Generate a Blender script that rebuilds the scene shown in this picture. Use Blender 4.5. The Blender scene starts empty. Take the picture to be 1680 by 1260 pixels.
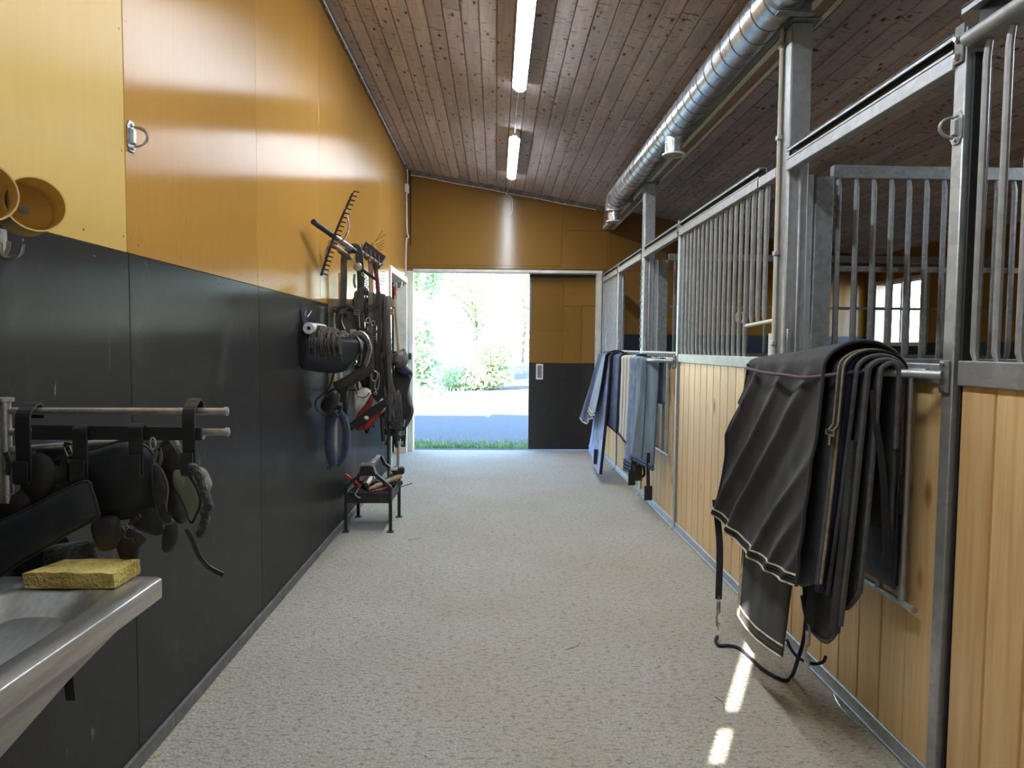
import bpy, math, random
from mathutils import Vector, Matrix, noise
random.seed(7)
PI = math.pi
S = bpy.context.scene
COL = S.collection

# ------------------------------------------------------------------ camera, sky, sun, exposure
CAM_YAW, CAM_PITCH, CAM_ROLL = 0.0239, 0.0540, 0.0082
fw = Vector((math.sin(CAM_YAW)*math.cos(CAM_PITCH), math.cos(CAM_YAW)*math.cos(CAM_PITCH), -math.sin(CAM_PITCH)))
rt = Vector((math.cos(CAM_YAW), -math.sin(CAM_YAW), 0)); up = rt.cross(fw)
cr, sr = math.cos(CAM_ROLL), math.sin(CAM_ROLL)
rt, up = cr*rt+sr*up, -sr*rt+cr*up
cd = bpy.data.cameras.new('camera'); cam = bpy.data.objects.new('camera', cd); COL.objects.link(cam)
cam.matrix_world = Matrix(((rt.x, up.x, -fw.x, 0), (rt.y, up.y, -fw.y, 0), (rt.z, up.z, -fw.z, 1.4), (0, 0, 0, 1)))
cd.sensor_fit = 'HORIZONTAL'; cd.sensor_width = 36; cd.lens = 1120.36*36/1680
cd.clip_start = 0.05; cd.clip_end = 300
S.camera = cam

SUN_EL = math.radians(36); SUN_H = Vector((0.45, 0.893, 0)).normalized()      # horizontal travel of the sunlight
w = bpy.data.worlds.new('world'); S.world = w; w.use_nodes = True
wn = w.node_tree.nodes; wl = w.node_tree.links
sky = wn.new('ShaderNodeTexSky'); sky.sky_type = 'NISHITA'; sky.sun_disc = False
sky.sun_elevation = SUN_EL; sky.sun_rotation = math.radians(180+26.7); sky.air_density = 1.2; sky.dust_density = 0.1; sky.ozone_density = 5.0
wl.new(sky.outputs[0], wn['Background'].inputs[0]); wn['Background'].inputs[1].default_value = 2.15
sd = bpy.data.lights.new('sun', 'SUN'); sun = bpy.data.objects.new('sun', sd); COL.objects.link(sun)
sd.energy = 28; sd.angle = math.radians(0.4); sd.color = (1, 0.96, 0.9)
sun_dir = Vector((SUN_H.x*math.cos(SUN_EL), SUN_H.y*math.cos(SUN_EL), -math.sin(SUN_EL)))
sun.rotation_euler = sun_dir.to_track_quat('-Z', 'Y').to_euler(); sun.location = (-3, -8, 9)
LAMP = 98.0                                   # emission of the fluorescent diffusers
S.view_settings.view_transform = 'Standard'; S.view_settings.look = 'None'
S.view_settings.exposure = 0.36; S.view_settings.gamma = 1.0; S.view_settings.use_curve_mapping = False
S.cycles.max_bounces = 10; S.cycles.diffuse_bounces = 7; S.cycles.glossy_bounces = 5
S.cycles.sample_clamp_indirect = 8; S.cycles.caustics_reflective = False; S.cycles.caustics_refractive = False

# ------------------------------------------------------------------ mesh helpers
class MB:
    def __init__(s): s.v = []; s.f = []
    def add(s, v, f):
        b = len(s.v); s.v += [tuple(p) for p in v]; s.f += [tuple(i+b for i in q) for q in f]; return s
    def box(s, x0, x1, y0, y1, z0, z1, c=0.0, fn=None):
        m = min(x1-x0, y1-y0, z1-z0)*0.45; c = min(c, m)
        if c <= 0:
            v = [(x, y, z) for x in (x0, x1) for y in (y0, y1) for z in (z0, z1)]
            f = [(0, 1, 3, 2), (4, 6, 7, 5), (0, 4, 5, 1), (2, 3, 7, 6), (0, 2, 6, 4), (1, 5, 7, 3)]
        else:
            lo = (x0, y0, z0); hi = (x1, y1, z1); v = []; idx = {}
            for i in range(8):
                b = ((i >> 2) & 1, (i >> 1) & 1, i & 1)
                for a in range(3):
                    idx[(b, a)] = len(v)
                    v.append(tuple((hi[k] if b[k] else lo[k]) + (0 if k == a else (-c if b[k] else c)) for k in range(3)))
            f = []
            for a in range(3):
                o = [k for k in range(3) if k != a]
                for sd_ in (0, 1):
                    q = []
                    for p, r in ((0, 0), (1, 0), (1, 1), (0, 1)):
                        b = [0, 0, 0]; b[a] = sd_; b[o[0]] = p; b[o[1]] = r; q.append(idx[(tuple(b), a)])
                    f.append(q)
                for p in (0, 1):
                    for r in (0, 1):      # edge running along axis a
                        b0 = [0, 0, 0]; b0[o[0]] = p; b0[o[1]] = r; b1 = list(b0); b1[a] = 1; b0, b1 = tuple(b0), tuple(b1)
                        f.append([idx[(b0, o[0])], idx[(b1, o[0])], idx[(b1, o[1])], idx[(b0, o[1])]])
            for i in range(8):
                b = ((i >> 2) & 1, (i >> 1) & 1, i & 1); f.append([idx[(b, 0)], idx[(b, 1)], idx[(b, 2)]])
        if fn: v = [fn(Vector(p)) for p in v]
        return s.add(v, f)
    def sweep(s, pts, prof, closed=False, caps=True, up=None, scale=None, sidev=None):
        """sweep a closed 2-D profile [(a,b)] along pts; a is along 'side', b along 'up'"""
        pts = [Vector(p) for p in pts]; n = len(pts); k = len(prof); v = []
        side = None
        for i, p in enumerate(pts):
            if closed: t = pts[(i+1) % n]-pts[i-1]
            else: t = pts[min(i+1, n-1)]-pts[max(i-1, 0)]
            t = t.normalized() if t.length > 1e-9 else Vector((0, 0, 1))
            if sidev is not None:
                sd_ = Vector(sidev); sd_ = (sd_-t*sd_.dot(t)).normalized()
            elif up is not None:
                u_ = Vector(up[i]) if isinstance(up, list) else Vector(up)
                sd_ = t.cross(u_)
                if sd_.length < 1e-5: sd_ = t.cross(Vector((1, 0, 0.01)))
                sd_.normalize()
            elif side is None:
                a = Vector((0, 0, 1)) if abs(t.z) < 0.9 else Vector((1, 0, 0)); sd_ = t.cross(a).normalized()
            else:
                sd_ = side-t*side.dot(t)
                sd_ = sd_.normalized() if sd_.length > 1e-6 else t.orthogonal().normalized()
            side = sd_; nn = sd_.cross(t)
            sc = scale[i] if scale else 1
            for a, b in prof: v.append(p+sd_*a*sc+nn*b*sc)
        f = []
        for i in range(n if closed else n-1):
            j = (i+1) % n
            for q in range(k):
                r = (q+1) % k; f.append((i*k+q, i*k+r, j*k+r, j*k+q))
        if caps and not closed:
            f.append(tuple(range(k-1, -1, -1))); f.append(tuple((n-1)*k+q for q in range(k)))
        return s.add(v, f)
    def tube(s, pts, r, n=10, closed=False, caps=True, scale=None):
        return s.sweep(pts, [(r*math.cos(2*PI*i/n), r*math.sin(2*PI*i/n)) for i in range(n)], closed, caps, scale=scale)
    def strap(s, pts, wd, th=0.004, up=None, closed=False, scale=None, sidev=None):
        a, b = wd/2, th/2
        return s.sweep(pts, [(-a, -b), (a, -b), (a, b), (-a, b)], closed, True, up=up, scale=scale, sidev=sidev)
    def cyl(s, p0, p1, r, n=16, r1=None):
        return s.tube([p0, p1], r, n, scale=[1, (r if r1 is None else r1)/r])
    def lathe(s, p0, axis, prof, n=20, closed=False):
        """prof = [(along, radius)]"""
        ax = Vector(axis).normalized(); a = ax.orthogonal().normalized(); b = ax.cross(a); p0 = Vector(p0); v = []; f = []
        for t, r in prof:
            for i in range(n):
                an = 2*PI*i/n; v.append(p0+ax*t+(a*math.cos(an)+b*math.sin(an))*r)
        m = len(prof)
        for i in range(m if closed else m-1):
            j = (i+1) % m
            for q in range(n):
                r_ = (q+1) % n; f.append((i*n+q, i*n+r_, j*n+r_, j*n+q))
        if not closed:
            if prof[0][1] > 1e-6: f.append(tuple(range(n-1, -1, -1)))
            if prof[-1][1] > 1e-6: f.append(tuple((m-1)*n+q for q in range(n)))
        return s.add(v, f)
    def grid(s, P):
        """P[i][j] points"""
        n, m = len(P), len(P[0]); v = [p for r in P for p in r]
        return s.add(v, [(i*m+j, i*m+j+1, (i+1)*m+j+1, (i+1)*m+j) for i in range(n-1) for j in range(m-1)])
    def prism(s, poly, d0, d1, plane='yz'):
        """extrude a polygon; plane yz: poly=(y,z), extruded in x from d0 to d1; xz: poly=(x,z) extruded in y; xy: in z"""
        mk = {'yz': lambda p, d: (d, p[0], p[1]), 'xz': lambda p, d: (p[0], d, p[1]), 'xy': lambda p, d: (p[0], p[1], d)}[plane]
        n = len(poly); v = [mk(p, d0) for p in poly]+[mk(p, d1) for p in poly]
        f = [tuple(range(n-1, -1, -1)), tuple(range(n, 2*n))]+[(i, (i+1) % n, n+(i+1) % n, n+i) for i in range(n)]
        return s.add(v, f)
    def blob(s, c, r, seed=0, amp=0.2, nu=14, nv=9, fn=None):
        v = []; f = []
        for j in range(nv+1):
            th = PI*j/nv
            for i in range(nu):
                ph = 2*PI*i/nu; d = Vector((math.sin(th)*math.cos(ph), math.sin(th)*math.sin(ph), math.cos(th)))
                k = 1+amp*noise.noise(d*1.7+Vector((seed*3.1, seed, 0)))
                p = Vector((d.x*r[0]*k, d.y*r[1]*k, d.z*r[2]*k))
                if fn: p = fn(p)
                v.append(Vector(c)+p)
        for j in range(nv):
            for i in range(nu):
                f.append((j*nu+i, (j+1)*nu+i, (j+1)*nu+(i+1) % nu, j*nu+(i+1) % nu))
        return s.add(v, f)

def root_loc(o):
    while o.parent: o = o.parent
    return Vector(o.location)
def build(name, mb, m, parent=None, smooth=True, ang=38, origin=None, kind=None, label=None):
    me = bpy.data.meshes.new(name)
    if parent is None:
        if origin is None:
            xs = [p[0] for p in mb.v]; ys = [p[1] for p in mb.v]; zs = [p[2] for p in mb.v]
            origin = ((min(xs)+max(xs))/2, (min(ys)+max(ys))/2, min(zs))
        off = Vector(origin)
    else: off = root_loc(parent)
    me.from_pydata([(p[0]-off.x, p[1]-off.y, p[2]-off.z) for p in mb.v], [], mb.f)
    import bmesh
    bm = bmesh.new(); bm.from_mesh(me); bmesh.ops.recalc_face_normals(bm, faces=bm.faces); bm.to_mesh(me); bm.free()
    if smooth:
        me.polygons.foreach_set('use_smooth', [True]*len(me.polygons)); me.set_sharp_from_angle(angle=math.radians(ang))
    o = bpy.data.objects.new(name, me); COL.objects.link(o)
    if m: me.materials.append(m)
    if parent is None: o.location = off
    else: o.parent = parent
    if kind: o['kind'] = kind
    if label: o['label'] = label
    return o
def tag(o, label, cat, group=None):
    o['label'] = label; o['category'] = cat
    if group: o['group'] = group
    return o
def thing(name, label, cat, loc, group=None):
    o = bpy.data.objects.new(name, None); COL.objects.link(o); o.location = loc; o.empty_display_size = 0.05
    return tag(o, label, cat, group)
def struct(name, mb, m, parent=None, **k):
    o = build(name, mb, m, parent, **k)
    if parent is None: o['kind'] = 'structure'
    return o
def again(o, d):
    """a copy of a single part, moved by d, sharing its mesh"""
    c = o.copy(); COL.objects.link(c); c.parent = o.parent; c.location = Vector(o.location)+Vector(d); return c
def copy_tree(root, loc, rot=None, label=None):
    r = root.copy(); COL.objects.link(r); r.location = loc
    if rot is not None: r.rotation_euler = rot
    if label: r['label'] = label
    for ch in list(root.children):
        c = ch.copy(); COL.objects.link(c); c.parent = r
        for g in list(ch.children):
            d = g.copy(); COL.objects.link(d); d.parent = c
    return r
def cat(pts, n=6, closed=False):
    """Catmull-Rom through pts"""
    P = [Vector(p) for p in pts]; m = len(P); out = []
    for i in range(m if closed else m-1):
        a, b, c, d = (P[(i-1) % m], P[i], P[(i+1) % m], P[(i+2) % m]) if closed else (P[max(i-1, 0)], P[i], P[i+1], P[min(i+2, m-1)])
        for k in range(n):
            t = k/n; out.append(0.5*((2*b)+(c-a)*t+(2*a-5*b+4*c-d)*t*t+(3*b-a-3*c+d)*t**3))
    if not closed: out.append(P[-1])
    return out
def lerp(a, b, t): return a+(b-a)*t

# ------------------------------------------------------------------ materials
def srgb(r, g, b):
    return tuple(((c/255)/12.92 if c/255 <= 0.04045 else ((c/255+0.055)/1.055)**2.4) for c in (r, g, b))+(1,)
class NT:
    def __init__(s, name):
        s.m = bpy.data.materials.new(name); s.m.use_nodes = True; s.t = s.m.node_tree; s.b = s.t.nodes['Principled BSDF']
    def n(s, ty, **k):
        o = s.t.nodes.new(ty)
        for a, v in k.items(): setattr(o, a, v)
        return o
    def l(s, a, b): s.t.links.new(a, b)
    def coord(s, scale=(1, 1, 1), rnd=True, world=False):
        mp = s.n('ShaderNodeMapping'); mp.inputs['Scale'].default_value = scale
        if world: g = s.n('ShaderNodeNewGeometry'); src = g.outputs['Position']
        else: tc = s.n('ShaderNodeTexCoord'); src = tc.outputs['Object']
        if rnd and not world:
            oi = s.n('ShaderNodeObjectInfo'); mu = s.n('ShaderNodeMath', operation='MULTIPLY'); mu.inputs[1].default_value = 41.0; s.l(oi.outputs['Random'], mu.inputs[0])
            ad = s.n('ShaderNodeVectorMath', operation='ADD'); s.l(src, ad.inputs[0]); s.l(mu.outputs[0], ad.inputs[1]); src = ad.outputs[0]
        s.l(src, mp.inputs[0]); return mp.outputs[0]
    def noise(s, vec, scale, detail=4, rough=0.55):
        o = s.n('ShaderNodeTexNoise'); s.l(vec, o.inputs['Vector']); o.inputs['Scale'].default_value = scale; o.inputs['Detail'].default_value = detail; o.inputs['Roughness'].default_value = rough
        return o.outputs[0]
    def ramp(s, fac, stops):
        o = s.n('ShaderNodeValToRGB'); s.l(fac, o.inputs[0]); e = o.color_ramp.elements
        for i, (p, c) in enumerate(stops):
            q = e[i] if i < 2 else e.new(p)
            q.position = p; q.color = c if len(c) == 4 else tuple(c)+(1,)
        return o.outputs[0]
    def mix(s, fac, a, b, mode='MIX'):
        o = s.n('ShaderNodeMix', data_type='RGBA', blend_type=mode)
        for i, x in ((0, fac), (6, a), (7, b)):
            if hasattr(x, 'links'): s.l(x, o.inputs[i])
            else: o.inputs[i].default_value = x
        return o.outputs[2]
    def bump(s, h, strength=0.2, dist=0.01, prev=None):
        o = s.n('ShaderNodeBump'); s.l(h, o.inputs['Height']); o.inputs['Strength'].default_value = strength; o.inputs['Distance'].default_value = dist
        if prev is not None: s.l(prev, o.inputs['Normal'])
        return o.outputs[0]
    def rrange(s, fac, a, b):
        o = s.n('ShaderNodeMapRange'); s.l(fac, o.inputs[0]); o.inputs[3].default_value = a; o.inputs[4].default_value = b; return o.outputs[0]
def K(v): return (v, v, v, 1)

def mat(name, c1, c2=None, scale=(1, 1, 1), ns=20, rough=0.6, rough2=None, metal=0, bump=0, bs=None, bd=0.004, sheen=0, spec=0.5, detail=4, world=False, lo=0.35, hi=0.65):
    t = NT(name); b = t.b; vec = t.coord(scale, world=world); n = t.noise(vec, ns, detail)
    c2 = c2 or tuple(x*0.75 for x in c1[:3])+(1,)
    t.l(t.ramp(n, [(lo, c1), (hi, c2)]), b.inputs['Base Color'])
    if rough2 is not None: t.l(t.rrange(n, rough, rough2), b.inputs['Roughness'])
    else: b.inputs['Roughness'].default_value = rough
    b.inputs['Metallic'].default_value = metal; b.inputs['Specular IOR Level'].default_value = spec
    if sheen: b.inputs['Sheen Weight'].default_value = sheen; b.inputs['Sheen Roughness'].default_value = 0.5
    if bump:
        h = t.noise(vec, bs or ns, 3); t.l(t.bump(h, bump, bd), b.inputs['Normal'])
    return t.m

def wood(name, light, mid, dark, axis, rough=0.55, knot=(5.5, 0.05), knot_col=None, groove=0.25, var=0.16, spec=0.3, fleck=False):
    """boards: grain runs along 'axis'"""
    t = NT(name); b = t.b
    st = {'x': (0.06, 1, 1), 'y': (1, 0.06, 1), 'z': (1, 1, 0.06)}[axis]
    g1 = t.noise(t.coord(st), 42, 5, 0.6); g2 = t.noise(t.coord(st), 9, 3)
    col = t.ramp(g1, [(0.3, light), (0.72, mid)])
    col = t.mix(t.rrange(g2, -0.5, 1.1), col, mid)
    kst = {'x': (0.45, 1, 1), 'y': (1, 0.45, 1), 'z': (1, 1, 0.45)}[axis]
    vo = t.n('ShaderNodeTexVoronoi', feature='F1'); t.l(t.coord(kst), vo.inputs['Vector']); vo.inputs['Scale'].default_value = knot[0]; vo.inputs['Randomness'].default_value = 1
    kn = t.ramp(vo.outputs['Distance'], [(knot[1], K(1)), (knot[1]*2.3, K(0))])
    halo = t.ramp(vo.outputs['Distance'], [(knot[1]*1.5, K(0.35)), (knot[1]*5, K(0))])
    col = t.mix(halo, col, mid); col = t.mix(kn, col, knot_col or dark)
    if fleck:
        fk = t.noise(t.coord((1.0, 4.0, 1)), 11, 4, 0.7); col = t.mix(t.ramp(fk, [(0.60, K(0)), (0.645, K(0.9))]), col, dark)
        gy = t.noise(t.coord((1, 0.4, 1)), 3.0, 3); col = t.mix(t.ramp(gy, [(0.45, K(0)), (0.7, K(0.5))]), col, srgb(150, 144, 142))
    oi = t.n('ShaderNodeObjectInfo'); hs = t.n('ShaderNodeHueSaturation'); t.l(t.rrange(oi.outputs['Random'], 1-var, 1+var), hs.inputs['Value']); t.l(col, hs.inputs['Color'])
    t.l(hs.outputs[0], b.inputs['Base Color']); b.inputs['Roughness'].default_value = rough; b.inputs['Specular IOR Level'].default_value = spec
    t.l(t.bump(g1, groove, 0.002), b.inputs['Normal'])
    return t.m

def ply(name, c1, c2, rough, rough2, scuff=None, var=0.08, bump=0.12, tan=None, spec=0.5):
    t = NT(name); b = t.b
    v = t.coord((1, 1, 0.05)); g = t.noise(v, 60, 4, 0.6); big = t.noise(t.coord((1, 1, 0.6)), 2.2, 4)
    col = t.mix(t.rrange(g, -0.2, 0.6), c1, c2)
    col = t.mix(t.rrange(big, 0.0, 0.5), col, c2)
    if scuff:
        s1 = t.noise(t.coord((1, 1, 1)), 5, 8, 0.72); s2 = t.noise(t.coord((1, 1.6, 0.3)), 26, 3)
        sc = t.ramp(s1, [(0.57, K(0)), (0.75, K(0.35))]); col = t.mix(sc, col, scuff)
        fl = t.ramp(s2, [(0.70, K(0)), (0.73, K(0.8))]); col = t.mix(fl, col, scuff)
    oi = t.n('ShaderNodeObjectInfo'); hs = t.n('ShaderNodeHueSaturation'); t.l(t.rrange(oi.outputs['Random'], 1-var, 1+var), hs.inputs['Value']); t.l(col, hs.inputs['Color'])
    t.l(hs.outputs[0], b.inputs['Base Color']); t.l(t.rrange(big, rough, rough2), b.inputs['Roughness'])
    b.inputs['Specular IOR Level'].default_value = spec
    if tan:
        b.inputs['Anisotropic'].default_value = 1.0; tv = t.n('ShaderNodeCombineXYZ')
        for i in range(3): tv.inputs[i].default_value = tan[i]
        t.l(tv.outputs[0], b.inputs['Tangent'])
    n1 = t.bump(g, bump*0.6, 0.002); t.l(t.bump(big, 0.03, 0.02, n1), b.inputs['Normal'])
    return t.m

def galv(name, c1, c2, rough=0.42, rough2=0.6, metal=0.75, sc=45):
    t = NT(name); b = t.b; v = t.coord((1, 1, 1))
    vo = t.n('ShaderNodeTexVoronoi'); t.l(v, vo.inputs['Vector']); vo.inputs['Scale'].default_value = sc
    n = t.noise(v, 9, 5); m = t.mix(0.5, vo.outputs['Color'], n); bw = t.n('ShaderNodeRGBToBW'); t.l(m, bw.inputs[0])
    t.l(t.ramp(bw.outputs[0], [(0.3, c1), (0.7, c2)]), b.inputs['Base Color']); t.l(t.rrange(n, rough, rough2), b.inputs['Roughness'])
    b.inputs['Metallic'].default_value = metal; return t.m

M = {}
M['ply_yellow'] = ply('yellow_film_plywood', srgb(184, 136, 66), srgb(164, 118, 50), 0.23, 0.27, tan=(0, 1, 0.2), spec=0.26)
M['ply_yellow_pale'] = ply('pale_yellow_plywood', srgb(204, 170, 100), srgb(188, 152, 78), 0.36, 0.46, tan=(0, 1, 0))
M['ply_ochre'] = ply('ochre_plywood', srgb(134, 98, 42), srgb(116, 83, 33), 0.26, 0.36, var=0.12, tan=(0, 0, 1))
M['ply_black'] = ply('black_film_plywood', srgb(50, 49, 49), srgb(38, 37, 37), 0.25, 0.36, scuff=srgb(96, 96, 96), tan=(0, 1, 0.1), spec=0.36)
M['ply_dark_blue'] = ply('dark_blue_plywood', srgb(30, 38, 52), srgb(24, 30, 42), 0.4, 0.6)
M['ceil_wood'] = wood('stained_ceiling_pine', srgb(212, 199, 191), srgb(172, 159, 151), srgb(58, 48, 44), 'y', 0.7, (15, 0.085), var=0.12, fleck=True)
M['beam_wood'] = wood('glulam_beam', srgb(176, 152, 130), srgb(140, 114, 94), srgb(58, 42, 34), 'y', 0.65, (6, 0.06))
M['pine'] = wood('lacquered_pine_board', srgb(228, 198, 148), srgb(204, 162, 106), srgb(134, 92, 54), 'z', 0.36, (5.5, 0.07), var=0.12, spec=0.5)
M['raw_wood_x'] = wood('weathered_timber', srgb(182, 164, 134), srgb(148, 128, 100), srgb(84, 66, 48), 'x', 0.7)
M['raw_wood_z'] = wood('worn_handle_wood', srgb(168, 148, 118), srgb(132, 110, 82), srgb(74, 56, 40), 'z', 0.6)
M['galv'] = galv('galvanised_steel', srgb(164, 166, 168), srgb(182, 184, 184), sc=30)
M['galv_dark'] = galv('weathered_galvanised', srgb(122, 124, 126), srgb(142, 144, 144), 0.5, 0.7, 0.6)
M['duct'] = galv('bright_duct_steel', srgb(196, 204, 210), srgb(226, 230, 234), 0.22, 0.36, 0.95, 25)
M['stainless'] = mat('brushed_stainless', srgb(200, 198, 194), srgb(176, 174, 170), (1, 0.1, 1), 60, 0.30, 0.42, metal=0.85)
M['steel'] = mat('bright_steel', srgb(205, 205, 205), srgb(150, 150, 150), ns=30, rough=0.25, rough2=0.45, metal=1)
M['brass'] = mat('dull_brass', srgb(182, 176, 152), srgb(140, 134, 112), ns=30, rough=0.35, metal=1)
M['rust'] = mat('worn_horseshoe_steel', srgb(134, 126, 116), srgb(78, 71, 64), ns=40, rough=0.5, metal=0.6, bump=0.4)
M['black_iron'] = mat('black_painted_iron', srgb(34, 33, 33), srgb(56, 51, 47), ns=14, rough=0.42, rough2=0.6, bump=0.15, spec=0.5, lo=0.5, hi=0.75)
M['white_paint'] = mat('white_paint', srgb(228, 226, 214), srgb(204, 200, 186), ns=6, rough=0.5)
M['cream_paint'] = mat('cream_paint', srgb(226, 220, 200), srgb(206, 198, 178), ns=6, rough=0.45)
M['dirty_white'] = mat('dirty_white_paint', srgb(222, 222, 206), srgb(170, 176, 150), (1, 1, 0.25), 8, rough=0.5, lo=0.45, hi=0.75)
M['grey_trim'] = mat('grey_board', srgb(128, 122, 116), srgb(96, 90, 84), (1, 1, 1), 12, rough=0.7)
M['baseboard'] = mat('grey_skirting', srgb(84, 84, 84), srgb(112, 110, 106), ns=16, rough=0.55, bump=0.2)
M['white_plastic'] = mat('white_plastic', srgb(232, 232, 228), srgb(220, 220, 214), rough=0.35)
M['black_plastic'] = mat('black_plastic', srgb(22, 24, 28), srgb(30, 32, 38), ns=20, rough=0.38, bump=0.15, bs=140, bd=0.001)
M['leather'] = mat('black_leather', srgb(37, 35, 35), srgb(58, 54, 52), ns=26, rough=0.45, rough2=0.62, bump=0.25, bs=90, bd=0.002)
M['leather_brown'] = mat('brown_leather', srgb(62, 50, 42), srgb(42, 34, 28), ns=26, rough=0.5, bump=0.25, bs=90, bd=0.002)
M['leather_grey'] = mat('greyed_leather', srgb(104, 98, 90), srgb(66, 62, 58), (1, 1, 0.3), 30, rough=0.6, bump=0.3, bd=0.002)
M['pad'] = mat('black_neoprene', srgb(32, 33, 36), srgb(44, 45, 48), ns=14, rough=0.6, bump=0.1, bs=200, bd=0.001)
M['pad_blue'] = mat('dark_blue_pad', srgb(42, 48, 70), srgb(32, 36, 52), ns=14, rough=0.6)
M['felt_dirty'] = mat('dusty_felt', srgb(46, 43, 42), srgb(120, 102, 82), ns=22, rough=0.9, bump=0.6, bs=70, lo=0.5, hi=0.72)
M['fleece_black'] = mat('black_fleece', srgb(34, 34, 36), srgb(62, 62, 62), ns=70, rough=0.95, bump=1.0, bs=110, bd=0.01, sheen=0.3)
M['fleece_blue'] = mat('blue_fleece', srgb(40, 58, 80), srgb(28, 42, 60), ns=60, rough=0.95, bump=1.0, bs=110, bd=0.01, sheen=0.4)
M['lime_pad'] = mat('grey_green_pad', srgb(150, 160, 134), srgb(96, 104, 88), (1, 1, 0.4), 18, rough=0.6)
M['rug_black'] = mat('black_rug_canvas', srgb(38, 34, 35), srgb(50, 45, 45), ns=5, rough=0.78, bump=0.25, bs=420, bd=0.001, sheen=0.06, lo=0.4, hi=0.8)
M['rug_navy'] = mat('navy_rug_nylon', srgb(38, 40, 64), srgb(54, 56, 80), ns=9, rough=0.6, bump=0.4, bs=24, bd=0.012)
M['rug_charcoal'] = mat('charcoal_quilt', srgb(40, 41, 44), srgb(58, 58, 62), ns=9, rough=0.7, bump=0.45, bs=22, bd=0.015)
M['binding'] = mat('grey_binding_tape', srgb(70, 68, 70), srgb(88, 84, 84), ns=40, rough=0.85)
M['cream_trim'] = mat('cream_trim_tape', srgb(212, 202, 178), srgb(168, 156, 130), ns=30, rough=0.85)
M['tan_trim'] = mat('tan_trim_tape', srgb(156, 144, 112), srgb(120, 110, 84), ns=30, rough=0.85)
M['webbing'] = mat('black_webbing', srgb(26, 26, 30), srgb(40, 40, 44), ns=60, rough=0.85, bump=0.5, bs=220, bd=0.001)
M['denim'] = mat('navy_denim', srgb(48, 52, 74), srgb(72, 76, 98), (1, 1, 1), 120, rough=0.9)
M['pale_blue'] = mat('pale_blue_cotton', srgb(172, 190, 222), srgb(146, 166, 206), ns=12, rough=0.85)
M['slate_blue'] = mat('slate_blue_cloth', srgb(82, 98, 128), srgb(64, 78, 104), ns=12, rough=0.85)
M['sky_cloth'] = mat('light_blue_cloth', srgb(140, 160, 190), srgb(110, 130, 160), ns=12, rough=0.85)
M['teal_grey'] = mat('grey_teal_cloth', srgb(120, 136, 148), srgb(92, 108, 120), (1, 1, 0.3), 10, rough=0.8)
M['dark_lining'] = mat('dark_green_lining', srgb(34, 40, 40), srgb(24, 28, 30), ns=12, rough=0.85)
M['red_cloth'] = mat('red_nylon', srgb(150, 50, 44), srgb(116, 36, 34), ns=14, rough=0.7)
M['red_rope'] = mat('dark_red_rope', srgb(120, 40, 44), srgb(70, 26, 30), ns=90, rough=0.9, bump=0.8, bs=120)
M['white_canvas'] = mat('soiled_white_canvas', srgb(206, 200, 182), srgb(160, 152, 134), ns=14, rough=0.9)
M['orange'] = mat('orange_plastic', srgb(214, 84, 46), srgb(184, 64, 34), ns=10, rough=0.5)
M['sponge'] = mat('yellow_sponge', srgb(244, 220, 132), srgb(206, 178, 92), ns=16, rough=0.95, bump=1.0, bs=120, bd=0.01, lo=0.38, hi=0.72)
M['hoop'] = mat('yellow_plastic_hoop', srgb(228, 194, 100), srgb(186, 150, 96), ns=5, rough=0.45, rough2=0.6, bump=0.2, bs=40)
M['foam'] = mat('grey_white_roll', srgb(206, 206, 206), srgb(184, 184, 186), ns=20, rough=0.8)
M['rope_blue'] = mat('dark_blue_rope', srgb(34, 36, 52), srgb(22, 22, 32), ns=90, rough=0.9, bump=0.8, bs=160)
M['bungee'] = mat('purple_bungee_braid', srgb(84, 80, 104), srgb(112, 76, 86), ns=160, rough=0.8, bump=0.6, bs=200)
M['blue_clip'] = mat('blue_spring_clip', srgb(92, 116, 170), srgb(70, 92, 146), ns=20, rough=0.4)
M['bark'] = mat('bark', srgb(150, 140, 120), srgb(100, 92, 78), (1, 1, 0.3), 10, rough=0.9, bump=0.6)
M['worn_plate'] = mat('worn_iron_plate', srgb(170, 162, 148), srgb(120, 110, 98), ns=30, rough=0.5, metal=0.2)
M['straw'] = mat('straw', srgb(206, 190, 140), srgb(170, 150, 100), ns=20, rough=0.8)
M['rubber'] = mat('black_rubber', srgb(24, 24, 24), srgb(34, 33, 32), ns=20, rough=0.7)

def concrete():
    t = NT('coarse_concrete'); b = t.b; v = t.coord((1, 1, 1), rnd=False)
    n1 = t.noise(v, 110, 3, 0.6); n2 = t.noise(v, 1.3, 5, 0.6); n3 = t.noise(t.coord((0.6, 1.3, 1), rnd=False), 52, 4, 0.65)
    vo = t.n('ShaderNodeTexVoronoi'); t.l(v, vo.inputs['Vector']); vo.inputs['Scale'].default_value = 75
    col = t.ramp(n1, [(0.3, srgb(150, 144, 132)), (0.7, srgb(200, 194, 180))])
    col = t.mix(t.ramp(n2, [(0.35, K(0)), (0.72, K(0.6))]), col, srgb(162, 150, 130))
    col = t.mix(t.ramp(n3, [(0.52, K(0)), (0.68, K(0.85))]), col, srgb(116, 110, 98))
    t.l(col, b.inputs['Base Color']); b.inputs['Roughness'].default_value = 0.86; b.inputs['Specular IOR Level'].default_value = 0.3
    b1 = t.bump(vo.outputs['Distance'], 0.7, 0.008); b2 = t.bump(n3, 0.9, 0.012, b1); t.l(b2, b.inputs['Normal'])
    return t.m
M['concrete'] = concrete()
M['gravel'] = mat('gravel', srgb(94, 94, 96), srgb(70, 71, 74), ns=60, rough=0.95, bump=1.0, bs=40, bd=0.03)
M['grass'] = mat('grass', srgb(150, 184, 110), srgb(116, 154, 80), ns=3, rough=0.8)
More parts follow.
